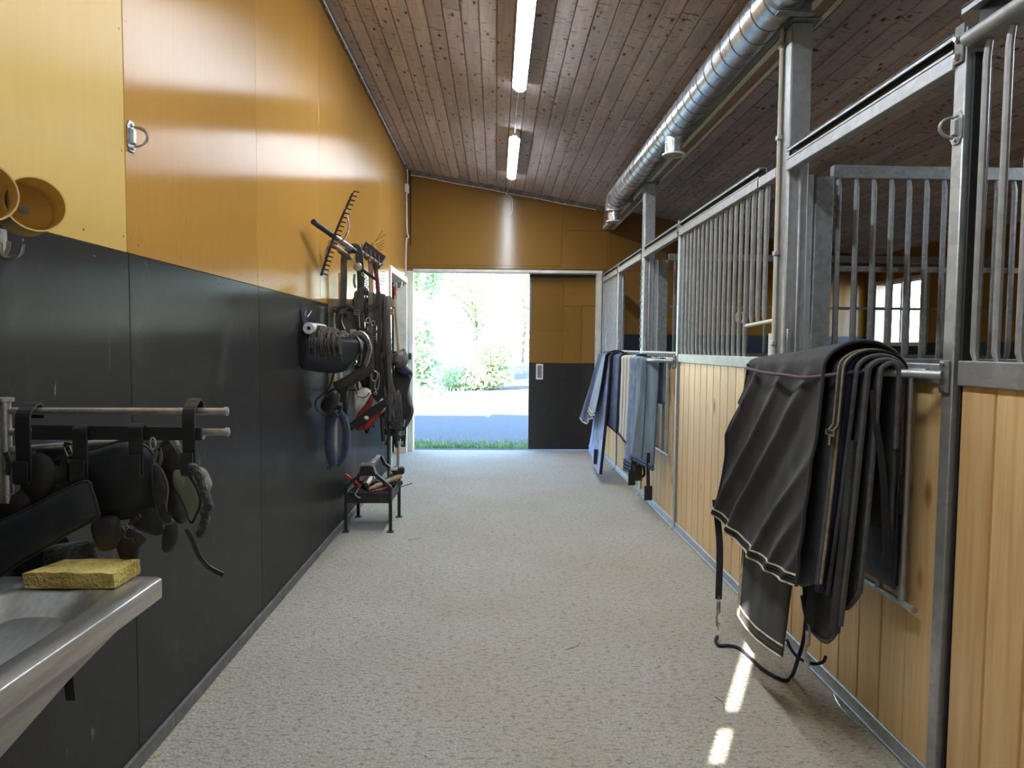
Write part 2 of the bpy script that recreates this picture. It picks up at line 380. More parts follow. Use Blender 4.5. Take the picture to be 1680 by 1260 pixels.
def leaf(name, a, b_):
    t = NT(name); b = t.b; g = t.n('ShaderNodeObjectInfo'); n = t.noise(t.coord((1, 1, 1)), 2.5, 3)
    t.l(t.ramp(n, [(0.35, a), (0.65, b_)]), b.inputs['Base Color']); b.inputs['Roughness'].default_value = 0.55
    b.inputs['Transmission Weight'].default_value = 0.0
    tr = t.n('ShaderNodeBsdfTranslucent'); tr.inputs[0].default_value = a; mx = t.n('ShaderNodeMixShader'); mx.inputs[0].default_value = 0.35
    t.l(b.outputs[0], mx.inputs[1]); t.l(tr.outputs[0], mx.inputs[2]); t.l(mx.outputs[0], t.t.nodes['Material Output'].inputs[0]); return t.m
M['leaf'] = leaf('leaf_light', srgb(214, 222, 184), srgb(176, 192, 140))
M['leaf_dark'] = leaf('leaf_dark', srgb(198, 210, 180), srgb(160, 182, 138))
def emit(name, c, s):
    t = NT(name); t.b.inputs['Base Color'].default_value = c; t.b.inputs['Emission Color'].default_value = c; t.b.inputs['Emission Strength'].default_value = s; return t.m
M['lamp_fill'] = emit('stall_fill_diffuser', (0.82, 0.91, 1.0, 1), LAMP*0.6)  # glow of the fill light added over the stalls
M['lamp'] = emit('lit_diffuser', (0.82, 0.91, 1.0, 1), LAMP)
def glass():
    t = NT('window_glass'); b = t.b; tr = t.n('ShaderNodeBsdfTransparent'); gl = t.n('ShaderNodeBsdfGlossy'); gl.inputs['Roughness'].default_value = 0.03
    fr = t.n('ShaderNodeFresnel'); fr.inputs[0].default_value = 1.2; mx = t.n('ShaderNodeMixShader'); mx.inputs[0].default_value = 0.07; t.l(tr.outputs[0], mx.inputs[1]); t.l(gl.outputs[0], mx.inputs[2])
    t.l(mx.outputs[0], t.t.nodes['Material Output'].inputs[0]); return t.m
M['glass'] = glass()
def striped(name, a, b_, freq):
    t = NT(name); b = t.b; tc = t.n('ShaderNodeTexCoord'); wv = t.n('ShaderNodeTexWave', bands_direction='Y'); wv.inputs['Scale'].default_value = freq; t.l(tc.outputs['Object'], wv.inputs['Vector'])
    t.l(t.ramp(wv.outputs['Fac'], [(0.45, a), (0.7, b_)]), b.inputs['Base Color']); b.inputs['Roughness'].default_value = 0.85; return t.m
M['cream_stripe'] = striped('cream_striped_cotton', srgb(216, 212, 200), srgb(150, 148, 140), 5)
# ================================================================== THE SETTING
XL, XR, XO, YB, YF = -1.18, 1.39, 4.98, 9.075, -0.70     # left wall, stall front line, outer wall, back wall, wall behind the camera
def zc(x): return 3.70-0.174*(x-XL)                       # underside of the sloping ceiling
def slope_poly(x0, x1, z0): return [(x0, z0), (x1, z0), (x1, zc(x1)+0.03), (x0, zc(x0)+0.03)]

floor = struct('floor', MB().box(-2.5, XO+0.1, YF-0.1, YB+0.14, -0.12, 0.0), M['concrete'], smooth=False, origin=(0, 0, 0))

# ceiling: carrying slab and single boards running down the barn
ceiling = struct('ceiling', MB().prism([(-2.6, zc(-2.6)+0.03), (XO+0.15, zc(XO+0.15)+0.03), (XO+0.15, zc(XO+0.15)+0.20), (-2.6, zc(-2.6)+0.20)], YF-0.15, YB+0.15, 'xz'), M['beam_wood'], smooth=False)
rb = random.Random(3)
BW = 0.117; x = XL
while x < XO:
    x1 = min(x+BW, XO); cuts = [YF, rb.uniform(1.5, 8.2), YB]
    if rb.random() < 0.4: cuts = [YF, rb.uniform(0.5, 3.2), rb.uniform(5.0, 8.5), YB]
    for a, b in zip(cuts, cuts[1:]):
        g = 0.0075; dz = rb.uniform(-0.001, 0.0012)
        # tongue-and-groove board with chamfered lower edges
        pr = [(x+0.0005, 0.026), (x+0.0005, 0.012), (x+0.0055, 0.011), (x+g+0.0005, 0.0), (x1-0.0035, 0.0), (x1-0.0005, 0.009), (x1-0.0005, 0.026)]
        struct('ceiling_board', MB().prism([(px, zc(px)+pz+dz) for px, pz in pr], a+0.0008, b-0.0008, 'xz'), M['ceil_wood'], ceiling, smooth=False)
    x = x1

# left wall with a doorway near its far end; plywood panels 1.2 m wide on a backing
DY0, DY1, DZ = 7.66, 8.93, 2.22
bk = MB(); bk.box(XL-0.14, XL-0.02, YF-0.1, DY0-0.06, 0, 3.72); bk.box(XL-0.14, XL-0.02, DY1+0.06, YB, 0, 3.72); bk.box(XL-0.14, XL-0.02, DY0-0.06, DY1+0.06, DZ+0.07, 3.72)
wall_left = struct('wall_left', bk, M['grey_trim'], smooth=False)
ZM = 1.69
joints = [-0.17+1.2*k for k in range(-1, 9)]
joints = [YF]+[j for j in joints if YF+0.1 < j < YB-0.1]+[YB]
for a, b in zip(joints, joints[1:]):
    for z0, z1, m in ((ZM+0.001, 3.715, 'ply_yellow'), (0.0, ZM-0.001, 'ply_black')):
        segs = [(a, b, z0, z1)]
        if b > DY0-0.06 and a < DY1+0.06:
            segs = []
            if a < DY0-0.06: segs.append((a, DY0-0.06, z0, z1))
            if b > DY1+0.06: segs.append((DY1+0.06, b, z0, z1))
            if z1 > DZ+0.07: segs.append((max(a, DY0-0.06), min(b, DY1+0.06), max(z0, DZ+0.07), z1))
        for (p, q, r, s_) in segs:
            mm = 'ply_yellow_pale' if (m == 'ply_yellow' and b < 2.5) else m
            pr = 0.0 if m == 'ply_yellow' else 0.004
            struct('wall_panel', MB().box(XL-0.02, XL+pr, p+0.0015, q-0.0015, r, s_, 0.0015), M[mm], wall_left, smooth=False)
sc = MB(); rs = random.Random(5)
for j in joints[1:-1]:
    for dy in (-0.02, 0.022):
        for z in (0.35, 0.8, 1.25, 1.63, 1.74, 2.05, 2.4, 2.72, 3.05, 3.4):
            if DY0-0.1 < j < DY1+0.1 and z < DZ+0.1: continue
            x = XL+(0.0045 if z < ZM else 0.0005); sc.lathe((x-0.002, j+dy, z+rs.uniform(-0.05, 0.05)*(0 if 1.6 < z < 1.8 else 1)), (1, 0, 0), [(0, 0.004), (0.0015, 0.004), (0.002, 0.002)], 6)
for k in range(26):
    y = -0.4+k*0.3
    if y < DY0-0.1:
        sc.lathe((XL-0.001, y, 1.725), (1, 0, 0), [(0, 0.004), (0.0015, 0.004), (0.002, 0.002)], 8); sc.lathe((XL+0.003, y+0.04, 1.655), (1, 0, 0), [(0, 0.004), (0.0015, 0.004), (0.002, 0.002)], 8)
struct('screw_heads', sc, M['leather_grey'], wall_left, kind='stuff')
# skirting in lengths
bb = MB().box(XL, XL+0.012, YF, YF+0.01, 0, 0.055)
bl = struct('baseboard_left', bb, M['baseboard'], smooth=False)
y = YF+0.01
for ln in (1.15, 0.9, 0.55, 0.55, 0.62, 1.2, 1.2, 1.2, 0.98):
    struct('skirting_board', MB().box(XL+0.004, XL+0.017, y+0.001, y+ln-0.001, 0.0, 0.056, 0.002), M['baseboard'], bl, smooth=False); y += ln
# ledge moulding of the ceiling along the left wall
struct('trim_1', MB().prism([(XL, zc(XL)-0.03), (XL+0.022, zc(XL)-0.03), (XL+0.022, zc(XL+0.022)), (XL, zc(XL))], YF, YB, 'xz'), M['grey_trim'], smooth=False)
# frame of the left doorway
fr = MB(); fr.box(XL-0.15, XL+0.02, DY0-0.06, DY0, 0, DZ, 0.003)
t1 = struct('trim_2', fr, M['white_paint'], smooth=False)
struct('far_jamb', MB().box(XL-0.15, XL+0.018, DY1, DY1+0.06, 0, DZ, 0.003), M['white_paint'], t1, smooth=False)
struct('door_head', MB().box(XL-0.15, XL+0.022, DY0-0.06, DY1+0.06, DZ, DZ+0.07, 0.003), M['white_paint'], t1, smooth=False)
# the side room behind that doorway
sr_ = MB(); sr_.box(-2.5, XL-0.14, YB-0.02, YB+0.10, 1.6, 3.72)
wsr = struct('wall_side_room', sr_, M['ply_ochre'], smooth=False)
struct('wall_panel', MB().box(-2.5, XL-0.14, YB-0.022, YB+0.10, 0, 1.6), M['ply_black'], wsr, smooth=False)
struct('wall_panel', MB().box(-2.6, -2.5, 7.0, YB+0.1, 0, 3.72), M['ply_ochre'], wsr, smooth=False)
struct('wall_panel', MB().box(-2.5, XL-0.14, 7.0, 7.1, 0, 3.72), M['ply_ochre'], wsr, smooth=False)

struct('outer_left_mass', MB().box(-8.0, -2.61, YF, YB+0.14, 0, 3.9), M['ply_ochre'], smooth=False)  # unseen solid building mass, added to spread the shade outside the door
# back wall
OX0, OX1, OZ = -1.095, 1.335, 2.385                      # opening of the sliding door
bw = MB(); bw.prism(slope_poly(-1.20, OX0, 0), YB+0.02, YB+0.14, 'xz'); bw.prism(slope_poly(OX0, OX1, OZ), YB+0.02, YB+0.14, 'xz'); bw.prism(slope_poly(OX1, XO, 0), YB+0.02, YB+0.14, 'xz')
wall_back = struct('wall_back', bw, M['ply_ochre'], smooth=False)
def bpanel(x0, x1, z0, z1, m, slope=False, parent=None):
    g = 0.0015
    if slope: poly = [(x0+g, z0+g), (x1-g, z0+g), (x1-g, zc(x1-g)), (x0+g, zc(x0+g))]
    else: poly = [(x0+g, z0+g), (x1-g, z0+g), (x1-g, z1-g), (x0+g, z1-g)]
    return struct('wall_panel', MB().prism(poly, YB, YB+0.02, 'xz'), M[m], parent or wall_back, smooth=False)
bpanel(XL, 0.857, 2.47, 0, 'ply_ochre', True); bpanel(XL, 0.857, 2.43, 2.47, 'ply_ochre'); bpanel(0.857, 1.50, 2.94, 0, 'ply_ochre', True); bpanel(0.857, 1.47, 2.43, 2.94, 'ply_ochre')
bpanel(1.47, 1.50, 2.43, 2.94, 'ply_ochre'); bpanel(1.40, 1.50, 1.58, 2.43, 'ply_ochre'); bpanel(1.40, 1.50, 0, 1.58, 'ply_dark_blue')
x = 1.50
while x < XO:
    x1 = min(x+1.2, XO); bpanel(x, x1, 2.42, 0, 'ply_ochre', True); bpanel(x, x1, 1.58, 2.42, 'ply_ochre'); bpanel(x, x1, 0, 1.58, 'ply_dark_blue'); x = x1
bpanel(XL, OX0, 2.39, 2.43, 'ply_ochre')
# white-painted lining of the opening
ln = MB().box(XL+0.002, OX0, YB-0.012, YB+0.15, 0.0, 2.39, 0.003)
t3 = struct('trim_3', ln, M['dirty_white'], smooth=False)
struct('head_lining', MB().box(OX0, OX1+0.065, YB-0.016, YB+0.15, OZ-0.005, OZ+0.032, 0.003), M['white_paint'], t3, smooth=False)
struct('side_lining', MB().box(OX1, OX1+0.062, YB-0.016, YB+0.15, 0, OZ-0.005, 0.003), M['white_paint'], t3, smooth=False)
struct('trim_4', MB().prism([(XL+0.06, zc(XL+0.06)-0.062), (1.40, zc(1.40)-0.062), (1.40, zc(1.40)), (XL+0.06, zc(XL+0.06))], YB-0.045, YB, 'xz'), M['grey_trim'], smooth=False)
struct('trim_5', MB().box(-1.135, -1.122, YB-0.01, YB, 2.72, 3.6), M['black_plastic'], smooth=False)

# sliding door leaf behind the opening, pushed to the right
DYL = YB+0.16
door = struct('door_1', MB().box(0.447, 1.42, DYL+0.02, DYL+0.06, 0.012, 2.40), M['ply_ochre'], smooth=False)
for x0, x1, z0, z1, m in ((0.475, 0.905, 1.62, 2.34, 'ply_ochre'), (0.905, 1.42, 1.96, 2.34, 'ply_ochre'), (0.455, 0.905, 1.185, 1.62, 'ply_ochre'), (0.905, 1.155, 1.185, 1.96, 'ply_ochre'), (1.155, 1.42, 1.185, 1.96, 'ply_ochre'), (0.447, 1.42, 0.012, 1.185, 'ply_black')):
    struct('door_panel', MB().box(x0+0.0015, x1-0.0015, DYL, DYL+0.02, z0+0.0015, z1-0.0015, 0.002), M[m], door, smooth=False)
struct('edge_strip', MB().box(0.447, 0.472, DYL-0.004, DYL+0.02, 1.62, 2.34, 0.002), M['galv_dark'], door, smooth=False)
struct('top_rail', MB().box(0.447, 1.42, DYL-0.004, DYL+0.06, 2.34, 2.40, 0.002), M['black_iron'], door, smooth=False)  # black strip stands for the shadow across the top of the leaf
hd = MB(); hd.box(0.545, 0.64, DYL-0.004, DYL+0.001, 0.965, 1.175, 0.002)
h = struct('recessed_handle', hd, M['white_plastic'], door)
struct('handle_cup', MB().box(0.562, 0.623, DYL-0.0055, DYL, 0.985, 1.155, 0.006), M['galv_dark'], h)

# outer wall of the stalls with a window, and the wall behind the camera with a gap that lets the sun in
WY0, WY1, WZ0, WZ1 = 7.83, 8.86, 1.50, 2.24
ow = MB(); zt_ = zc(XO)+0.05
ow.box(XO, XO+0.12, YF, WY0, 0, zt_); ow.box(XO, XO+0.12, WY1, YB+0.14, 0, zt_); ow.box(XO, XO+0.12, WY0, WY1, 0, WZ0); ow.box(XO, XO+0.12, WY0, WY1, WZ1, zt_)
wall_right = struct('wall_right', ow, M['ply_ochre'], smooth=False)
y = YF
while y < YB:
    y1 = min(y+1.2, YB)
    struct('wall_panel', MB().box(XO-0.012, XO, y+0.0015, y1-0.0015, 0, 1.49), M['ply_dark_blue'], wall_right, smooth=False); y = y1
wf = MB(); wf.box(XO-0.02, XO+0.1, WY0-0.05, WY0, WZ0-0.05, WZ1+0.05, 0.003); wf.box(XO-0.02, XO+0.1, WY1, WY1+0.05, WZ0-0.05, WZ1+0.05, 0.003); wf.box(XO-0.02, XO+0.1, WY0, WY1, WZ1, WZ1+0.05, 0.003); wf.box(XO-0.03, XO+0.1, WY0, WY1, WZ0-0.05, WZ0, 0.003)
window = struct('window_1', wf, M['white_paint'], smooth=False)
struct('mullion', MB().box(XO+0.01, XO+0.05, 8.33, 8.37, WZ0, WZ1, 0.003), M['white_paint'], window, smooth=False)
struct('pane', MB().box(XO+0.026, XO+0.032, WY0, 8.33, WZ0, WZ1), M['glass'], window, smooth=False)
struct('pane', MB().box(XO+0.026, XO+0.032, 8.37, WY1, WZ0, WZ1), M['glass'], window, smooth=False)
# slit in the unseen rear wall, shaped to throw the sun streak on the floor
gx = -0.725; gw = 0.030
fwm = MB()
fwm.prism(slope_poly(-2.5, gx-gw, 0), YF-0.03, YF, 'xz'); fwm.prism(slope_poly(gx+gw, XO, 0), YF-0.03, YF, 'xz')
fwm.box(gx-gw, gx+gw, YF-0.03, YF, 0, 2.38); fwm.box(gx-gw, gx+gw, YF-0.03, YF, 2.563, 2.65); fwm.box(gx-gw, gx+gw, YF-0.03, YF, 3.2, zc(gx)+0.03)
struct('wall_front', fwm, M['white_paint'], smooth=False)
# ================================================================== STALL FRONT
BX = XR+0.012                                             # face of the boards
ZR0, ZR1 = 1.295, 1.358                                   # flat rail over the boards
PW = 0.05
def board_run(parent, y0, y1, z0, z1, pitch=0.142, x=BX):
    n = max(1, round((y1-y0)/pitch)); p = (y1-y0)/n
    for k in range(n):
        a, b = y0+k*p, y0+(k+1)*p; g = 0.006; e = 0.0006
        pr = [(x+0.028, a+e), (x+0.012, a+e), (x, a+g), (x, b-g), (x+0.012, b-e), (x+0.028, b-e)]
        build('board', MB().prism(pr, z0, z1, 'xy'), M['pine'], parent, smooth=False)
def bars_run(parent, y0, y1, n, z0, z1, x, r=0.0108, skip=()):
    """vertical tubes with flattened, bent ends"""
    p = (y1-y0)/n
    pts = [(x, 0, z0), (x, 0.004, z0+0.012), (x, 0.010, z0+0.03), (x, 0.010, z0+0.06), (x, 0.010, z1-0.05), (x, 0.006, z1-0.02), (x, 0, z1)]
    first = None
    for k in range(n):
        if k in skip: continue
        yy = y0+(k+0.5)*p
        if first is None:
            first = build('bar', MB().tube([(a, b+yy, c) for a, b, c in pts], r, 9, scale=[0.75, 0.8, 1, 1, 1, 0.95, 0.8]), M['galv'], parent); fy = yy
        else: again(first, (0, yy-fy, 0))
def plinth(parent, y0, y1):
    build('plinth', MB().box(XR+0.002, XR+0.03, y0, y1, 0.012, 0.058, 0.003), M['galv'], parent, smooth=False)
    build('plinth_lip', MB().box(XR-0.008, XR+0.03, y0, y1, 0.0, 0.013, 0.002), M['galv'], parent, smooth=False)
def post(y, label, top=2.36, wd=0.05, dp=0.055, ring=False, foot=True, dark=False):
    t = thing('stall_post', label, 'post', (XR+dp/2, y, 0))
    build('shaft', MB().box(XR-0.004, XR-0.004+dp, y-wd/2, y+wd/2, 0.0, top, 0.003), M['galv_dark' if dark else 'galv'], t)
    build('channel_flange', MB().box(XR+0.052, XR+0.070, y-wd/2-0.012, y-wd/2+0.004, 0.0, top-0.12, 0.002), M['galv_dark'], t)
    build('track_plate', MB().box(XR-0.012, XR-0.004, y-wd/2+0.004, y+wd/2-0.006, top-0.10, top+0.012, 0.002), M['galv_dark'], t)
    bo = build('bolt', MB().lathe((XR-0.012, y, top-0.03), (-1, 0, 0), [(0, 0.012), (0.006, 0.012), (0.007, 0.008), (0.013, 0.007)], 6), M['steel'], t); again(bo, (0, 0, -0.05))
    if foot: build('foot_plate', MB().box(XR-0.035, XR+dp, y-wd/2, y+wd/2, 0, 0.008, 0.002), M['galv'], t)
    return t
def header(name, label, y0, y1, track=True, tz=2.30, group=None):
    t = thing(name, label, 'track', (XR, (y0+y1)/2, 2.24))
    build('lintel', MB().box(XR-0.012, XR+0.03, y0, y1, 2.250, 2.300, 0.003), M['galv'], t)
    if track:
        build('track_channel', MB().box(XR-0.012, XR-0.006, y0, y1, 2.339, 2.356, 0.001).box(XR-0.012, XR+0.032, y0, y1, 2.350, 2.356).box(XR+0.026, XR+0.032, y0, y1, 2.302, 2.356), M['galv'], t, smooth=False)
        build('track_gap_shade', MB().box(XR+0.012, XR+0.026, y0+0.002, y1-0.002, 2.302, 2.348), M['black_iron'], t, smooth=False)  # black filler stands in for the shade in the track gap
        build('track_lower_lip', MB().box(XR-0.014, XR-0.008, y0, y1, 2.300, 2.308), M['galv'], t, smooth=False)
    return t

P1Y, C1Y, P3Y, C2Y, P5Y, P6Y = 2.065, 3.34, 5.215, 6.51, 7.81, 8.90
p1 = post(P1Y, 'nearest galvanised stall post with a small tie ring, right of the black rugs')
post(P3Y, 'galvanised stall post between the barred panel and the far rugs')
post(P5Y, 'thin galvanised stall post between the two farthest stall openings', dp=0.045, wd=0.04)
post(P6Y, 'last galvanised stall post near the yellow end wall', dp=0.045, wd=0.04)
# tie ring on the nearest post
def tie_ring(loc, nrm, label, m):
    n = Vector(nrm); t = thing('tie_ring', label, 'ring', loc); L = Vector(loc)
    s_ = Vector((0, 1, 0)) if abs(n.x) > 0.5 else Vector((1, 0, 0)); z = Vector((0, 0, 1))
    def pt(a, b, c): return L+s_*a+z*b+n*c
    mb = MB(); pl = [(-0.014, -0.048), (0.014, -0.048), (0.026, -0.03), (0.026, 0.03), (0.014, 0.048), (-0.014, 0.048), (-0.026, 0.03), (-0.026, -0.03)]
    mb.add([pt(a, b, 0) for a, b in pl]+[pt(a, b, 0.004) for a, b in pl], [tuple(range(8)), tuple(range(15, 7, -1))]+[(i, (i+1) % 8, 8+(i+1) % 8, 8+i) for i in range(8)])
    build('plate', mb, m, t, smooth=False)
    s0 = build('screw', MB().lathe(pt(0, -0.036, 0.004), n, [(0, 0.007), (0.003, 0.007), (0.005, 0.003)], 8), M['steel'], t); again(s0, (0, 0, 0.072))
    build('bracket', MB().add([pt(a, b, c) for a, b, c in ((-0.011, -0.025, 0.004), (0.011, -0.025, 0.004), (0.011, 0.025, 0.004), (-0.011, 0.025, 0.004), (-0.009, -0.02, 0.014), (0.009, -0.02, 0.014), (0.009, 0.02, 0.014), (-0.009, 0.02, 0.014))], [(0, 1, 2, 3), (4, 5, 6, 7), (0, 1, 5, 4), (1, 2, 6, 5), (2, 3, 7, 6), (3, 0, 4, 7)]), m, t, smooth=False)
    rp = [pt(0, 0.024*math.cos(a)*1.25, 0.012+0.042*math.sin(a)) for a in [PI*k/14 for k in range(15)]]
    build('ring', MB().tube(rp, 0.0048, 8), m, t)
    return t
tie_ring((XR-0.0045, P1Y, 2.07), (-1, 0, 0), 'small steel tie ring on the nearest stall post', M['galv'])
tie_ring((XL+0.0005, 2.265, 2.066), (1, 0, 0), 'silver tie ring screwed to the yellow wall at a panel joint', M['steel'])

# columns that carry the roof beam
def column(y, label):
    t = thing('roof_column', label, 'column', (XR+0.05, y, 0)); x0, x1 = XR, XR+0.10; y0, y1 = y-0.06, y+0.06
    build('shaft', MB().box(x0, x1, y0, y1, 0.0, 2.945, 0.006), M['galv'], t)
    build('head_plate', MB().box(x0-0.01, x1+0.03, y0-0.03, y1+0.03, 2.945, 2.953, 0.002), M['galv_dark'], t)
    build('side_guide', MB().box(x1+0.002, x1+0.03, y0+0.01, y0+0.045, 0.0, 2.24, 0.003), M['galv'], t)
    build('rear_post', MB().box(x1+0.045, x1+0.135, y0+0.02, y1+0.02, 0.0, 2.235, 0.004), M['galv_dark'], t)
    build('foot_plate', MB().box(x0-0.03, x1+0.14, y0-0.03, y1+0.03, 0, 0.008, 0.002), M['galv'], t)
    return t
column(C1Y, 'nearer galvanised roof column rising from the stall front to the beam')
column(C2Y, 'farther galvanised roof column rising from the stall front to the beam')

# headers and tracks
header('door_track', 'door track over the nearest open stall door, between post and near column', P1Y+0.02, C1Y-0.06)
header('door_track', 'door track over the cream and grey rugs', P3Y+0.03, C2Y-0.06)
header('door_track', 'door track over the navy and pale blue rugs', C2Y+0.06, P5Y-0.02)
t = header('door_track', 'long door track above the closed bar panel of the middle stall', 3.62, P3Y-0.02)
header('top_rail', 'flat steel top rail over the middle bar panel beside the near column', C1Y+0.06, 3.64, False)
header('door_track', 'farthest door track over the bluish bars by the end wall', P5Y+0.02, P6Y+0.05)
t = thing('door_track', 'large door track with dark slot at the top right, right of nearest post', 'track', (XR, 1.2, 2.24))
build('cover_strip', MB().box(XR-0.03, XR-0.02, -0.2, P1Y-0.035, 2.385, 2.405).box(XR-0.03, XR+0.05, -0.2, P1Y-0.035, 2.40, 2.406).box(XR+0.044, XR+0.05, -0.2, P1Y-0.035, 2.31, 2.402), M['galv'], t, smooth=False)
build('lintel', MB().tube([(XR-0.01, -0.2, 2.315), (XR-0.01, P1Y-0.035, 2.315)], 0.022, 10).box(XR-0.01, XR+0.045, -0.2, P1Y-0.035, 2.292, 2.31), M['galv'], t)
build('track_gap_shade', MB().box(XR+0.02, XR+0.044, -0.2, P1Y-0.04, 2.312, 2.398), M['black_iron'], t, smooth=False)  # same black filler for the shaded slot of the large track

# stall panels
t = thing('stall_barrier', 'nearest stall panel of knotty boards with vertical bars, right edge of the picture', 'stall panel', (XR+0.02, 1.2, 0))
board_run(t, 0.30, P1Y-0.045, 0.05, ZR0); build('rail', MB().box(XR, XR+0.035, 0.30, P1Y-0.04, ZR0, ZR1+0.012, 0.003), M['galv'], t); plinth(t, 0.30, P1Y-0.04)
bars_run(t, 0.36, P1Y-0.05, 19, ZR1+0.008, 2.291, XR+0.018)
build('dark_edge_strip', MB().box(XR+0.012, XR+0.05, P1Y-0.040, P1Y-0.028, 0.01, 2.28, 0.002), M['rubber'], t)  # dark strip between the panel edge and the post
t = thing('stall_barrier', 'middle stall panel of pale boards with close vertical bars and a feed opening', 'stall panel', (XR+0.02, 4.3, 0))
a, b = C1Y+0.065, P3Y-0.03
board_run(t, a, b, 0.05, ZR0); build('rail', MB().box(XR, XR+0.035, a, b, ZR0, ZR1, 0.003), M['galv'], t); plinth(t, a, b)
n = 19; bars_run(t, a+0.02, b-0.01, n, ZR1-0.004, 2.2495, XR+0.018, skip=(0, 1, 2, 3))
p = (b-a-0.03)/n; f1 = None
for k in (1, 2, 3):
    yy = a+0.02+(k+0.5)*p; pts = [(XR+0.018, yy, 1.545), (XR+0.018, yy+0.006, 1.575), (XR+0.018, yy+0.008, 1.62), (XR+0.018, yy+0.008, 2.21), (XR+0.018, yy, 2.2495)]
    if f1 is None: f1 = build('short_bar', MB().tube(pts, 0.0125, 9, scale=[0.7, 0.95, 1, 1, 0.8]), M['galv'], t); fy = yy
    else: again(f1, (0, yy-fy, 0))
build('feed_crossbar', MB().tube([(XR+0.018, a+0.03, 1.545), (XR+0.018, a+0.02+4.3*p, 1.530)], 0.0115, 9), M['cream_paint'], t)
build('latch_plate', MB().box(XR-0.004, XR+0.002, C1Y+0.075, C1Y+0.115, 1.345, 1.48, 0.003), M['galv'], t)
t = thing('stall_barrier', 'farthest stall panel with bluish lit bars beside the end wall', 'stall panel', (XR+0.02, 8.35, 0))
a, b = P5Y+0.022, P6Y-0.022
board_run(t, a, b, 0.05, ZR0); build('rail', MB().box(XR, XR+0.035, a, b, ZR0+0.02, ZR1, 0.003), M['galv'], t); plinth(t, a, b)
bars_run(t, a+0.01, b-0.16, 10, ZR1-0.004, 2.2495, XR+0.018); build('feed_frame', MB().tube([(XR+0.018, b-0.15, 1.36), (XR+0.018, b-0.15, 1.60), (XR+0.018, b-0.02, 1.60), (XR+0.018, b-0.02, 1.36)], 0.011, 8), M['galv'], t)
bars_run(t, b-0.15, b, 2, 1.60, 2.2495, XR+0.018)

# sliding door leaves with an open top
def half_door(label, y0, y1, stubs=True):
    t = thing('stall_door', label, 'stall door', (XR+0.03, (y0+y1)/2, 0))
    board_run(t, y0+0.004, y1-0.004, 0.05, ZR0); plinth(t, y0, y1)
    build('rail', MB().box(XR+0.002, XR+0.035, y0, y1, ZR0, ZR1, 0.003), M['galv'], t)
    for yy, nm in ((y0, 1), (y1, -1)):
        build('stile', MB().box(XR+0.041, XR+0.051, min(yy, yy+nm*0.03), max(yy, yy+nm*0.03), 0.02, 2.25, 0.003), M['galv'], t)
        build('latch_tab', MB().box(XR+0.010, XR+0.030, min(yy, yy+nm*0.012), max(yy, yy+nm*0.012), ZR1, ZR1+0.14, 0.003), M['galv'], t)
    if stubs:
        build('top_frame', MB().box(XR-0.004, XR+0.004, y0, y1, ZR1+0.002, ZR1+0.016, 0.001), M['white_paint'], t, smooth=False)
        f = build('rail_stub', MB().box(XR-0.006, XR+0.006, y0+0.04, y0+0.065, ZR1-0.03, ZR1, 0.003), M['galv_dark'], t)
        for k in range(1, int((y1-y0-0.1)/0.065)): again(f, (0, k*0.065, 0))
    return t
half_door('open-topped stall door of knotty boards behind the black rugs', P1Y+0.03, C1Y-0.065, False)
half_door('open-topped stall door behind the cream striped and grey rugs', P3Y+0.03, C2Y-0.065)
half_door('open-topped stall door behind the navy and pale blue rugs', C2Y+0.065, P5Y-0.022)
# chain hanging on the farther column
ch = MB(); 
for k in range(26):
    z = 1.42+k*0.031; c = Vector((XR-0.010, C2Y+0.01, z)); q = []
    for i in range(10):
        an = 2*PI*i/10; a_, b_ = 0.008*math.cos(an), 0.02*math.sin(an); q.append(c+(Vector((a_*0.3, a_, b_)) if k % 2 else Vector((a_, a_*0.3, b_))))
    ch.tube(q, 0.003, 6, closed=True)
tag(build('chain', ch, M['galv_dark'], None), 'slim steel chain hanging down the farther roof column', 'chain')

# grilles between the stalls
def partition(y, label, x0, n, x1=XO-0.02):
    t = thing('stall_partition', label, 'stall partition', ((x0+x1)/2, y, 0))
    build('top_rail', MB().box(x0, x1, y-0.02, y+0.02, 2.235, 2.30, 0.004), M['galv_dark'], t)  # grille steel set darker to offset the added stall light
    build('middle_rail', MB().box(x0, x1, y-0.006, y+0.006, 1.785, 1.812, 0.002), M['galv_dark'], t)
    build('lower_rail', MB().box(x0, x1, y-0.02, y+0.02, 1.31, 1.36, 0.004), M['galv_dark'], t)
    p = (x1-x0)/n; f = None
    for k in range(n):
        xx = x0+(k+0.35)*p; pts = [(xx, y-0.008, 1.36), (xx, y-0.016, 1.40), (xx, y-0.016, 2.19), (xx, y-0.006, 2.235)]
        if f is None: f = build('bar', MB().tube(pts, 0.0125, 9, scale=[0.75, 1, 1, 0.8]), M['galv_dark'], t); fx = xx
        else: again(f, (xx-fx, 0, 0))
    n2 = 24; w_ = (x1-x0)/n2
    f = build('board', MB().prism([(x0+0.001, y-0.012), (x0+0.006, y-0.02), (x0+w_-0.006, y-0.02), (x0+w_-0.001, y-0.012), (x0+w_-0.001, y+0.02), (x0+0.001, y+0.02)], 0.02, 1.31, 'xy'), M['pine'], t, smooth=False)
    for k in range(1, n2): again(f, (k*w_, 0, 0))
    return t
partition(3.36, 'nearer steel grille between two stalls, seen above the black rugs', XR+0.25, 38)
partition(6.53, 'farther steel grille between stalls, seen through the nearer grille', XR+0.25, 19)
tag(build('grille_ring', MB().tube([(2.32+0.035*math.cos(2*PI*i/18), 6.48, 1.70+0.055*math.sin(2*PI*i/18)) for i in range(18)], 0.008, 8, closed=True).tube([(2.32, 6.48, 1.755), (2.32, 6.51, 1.782)], 0.005, 6), M['cream_paint']), 'small white ring hanging on the farther stall grille', 'ring')

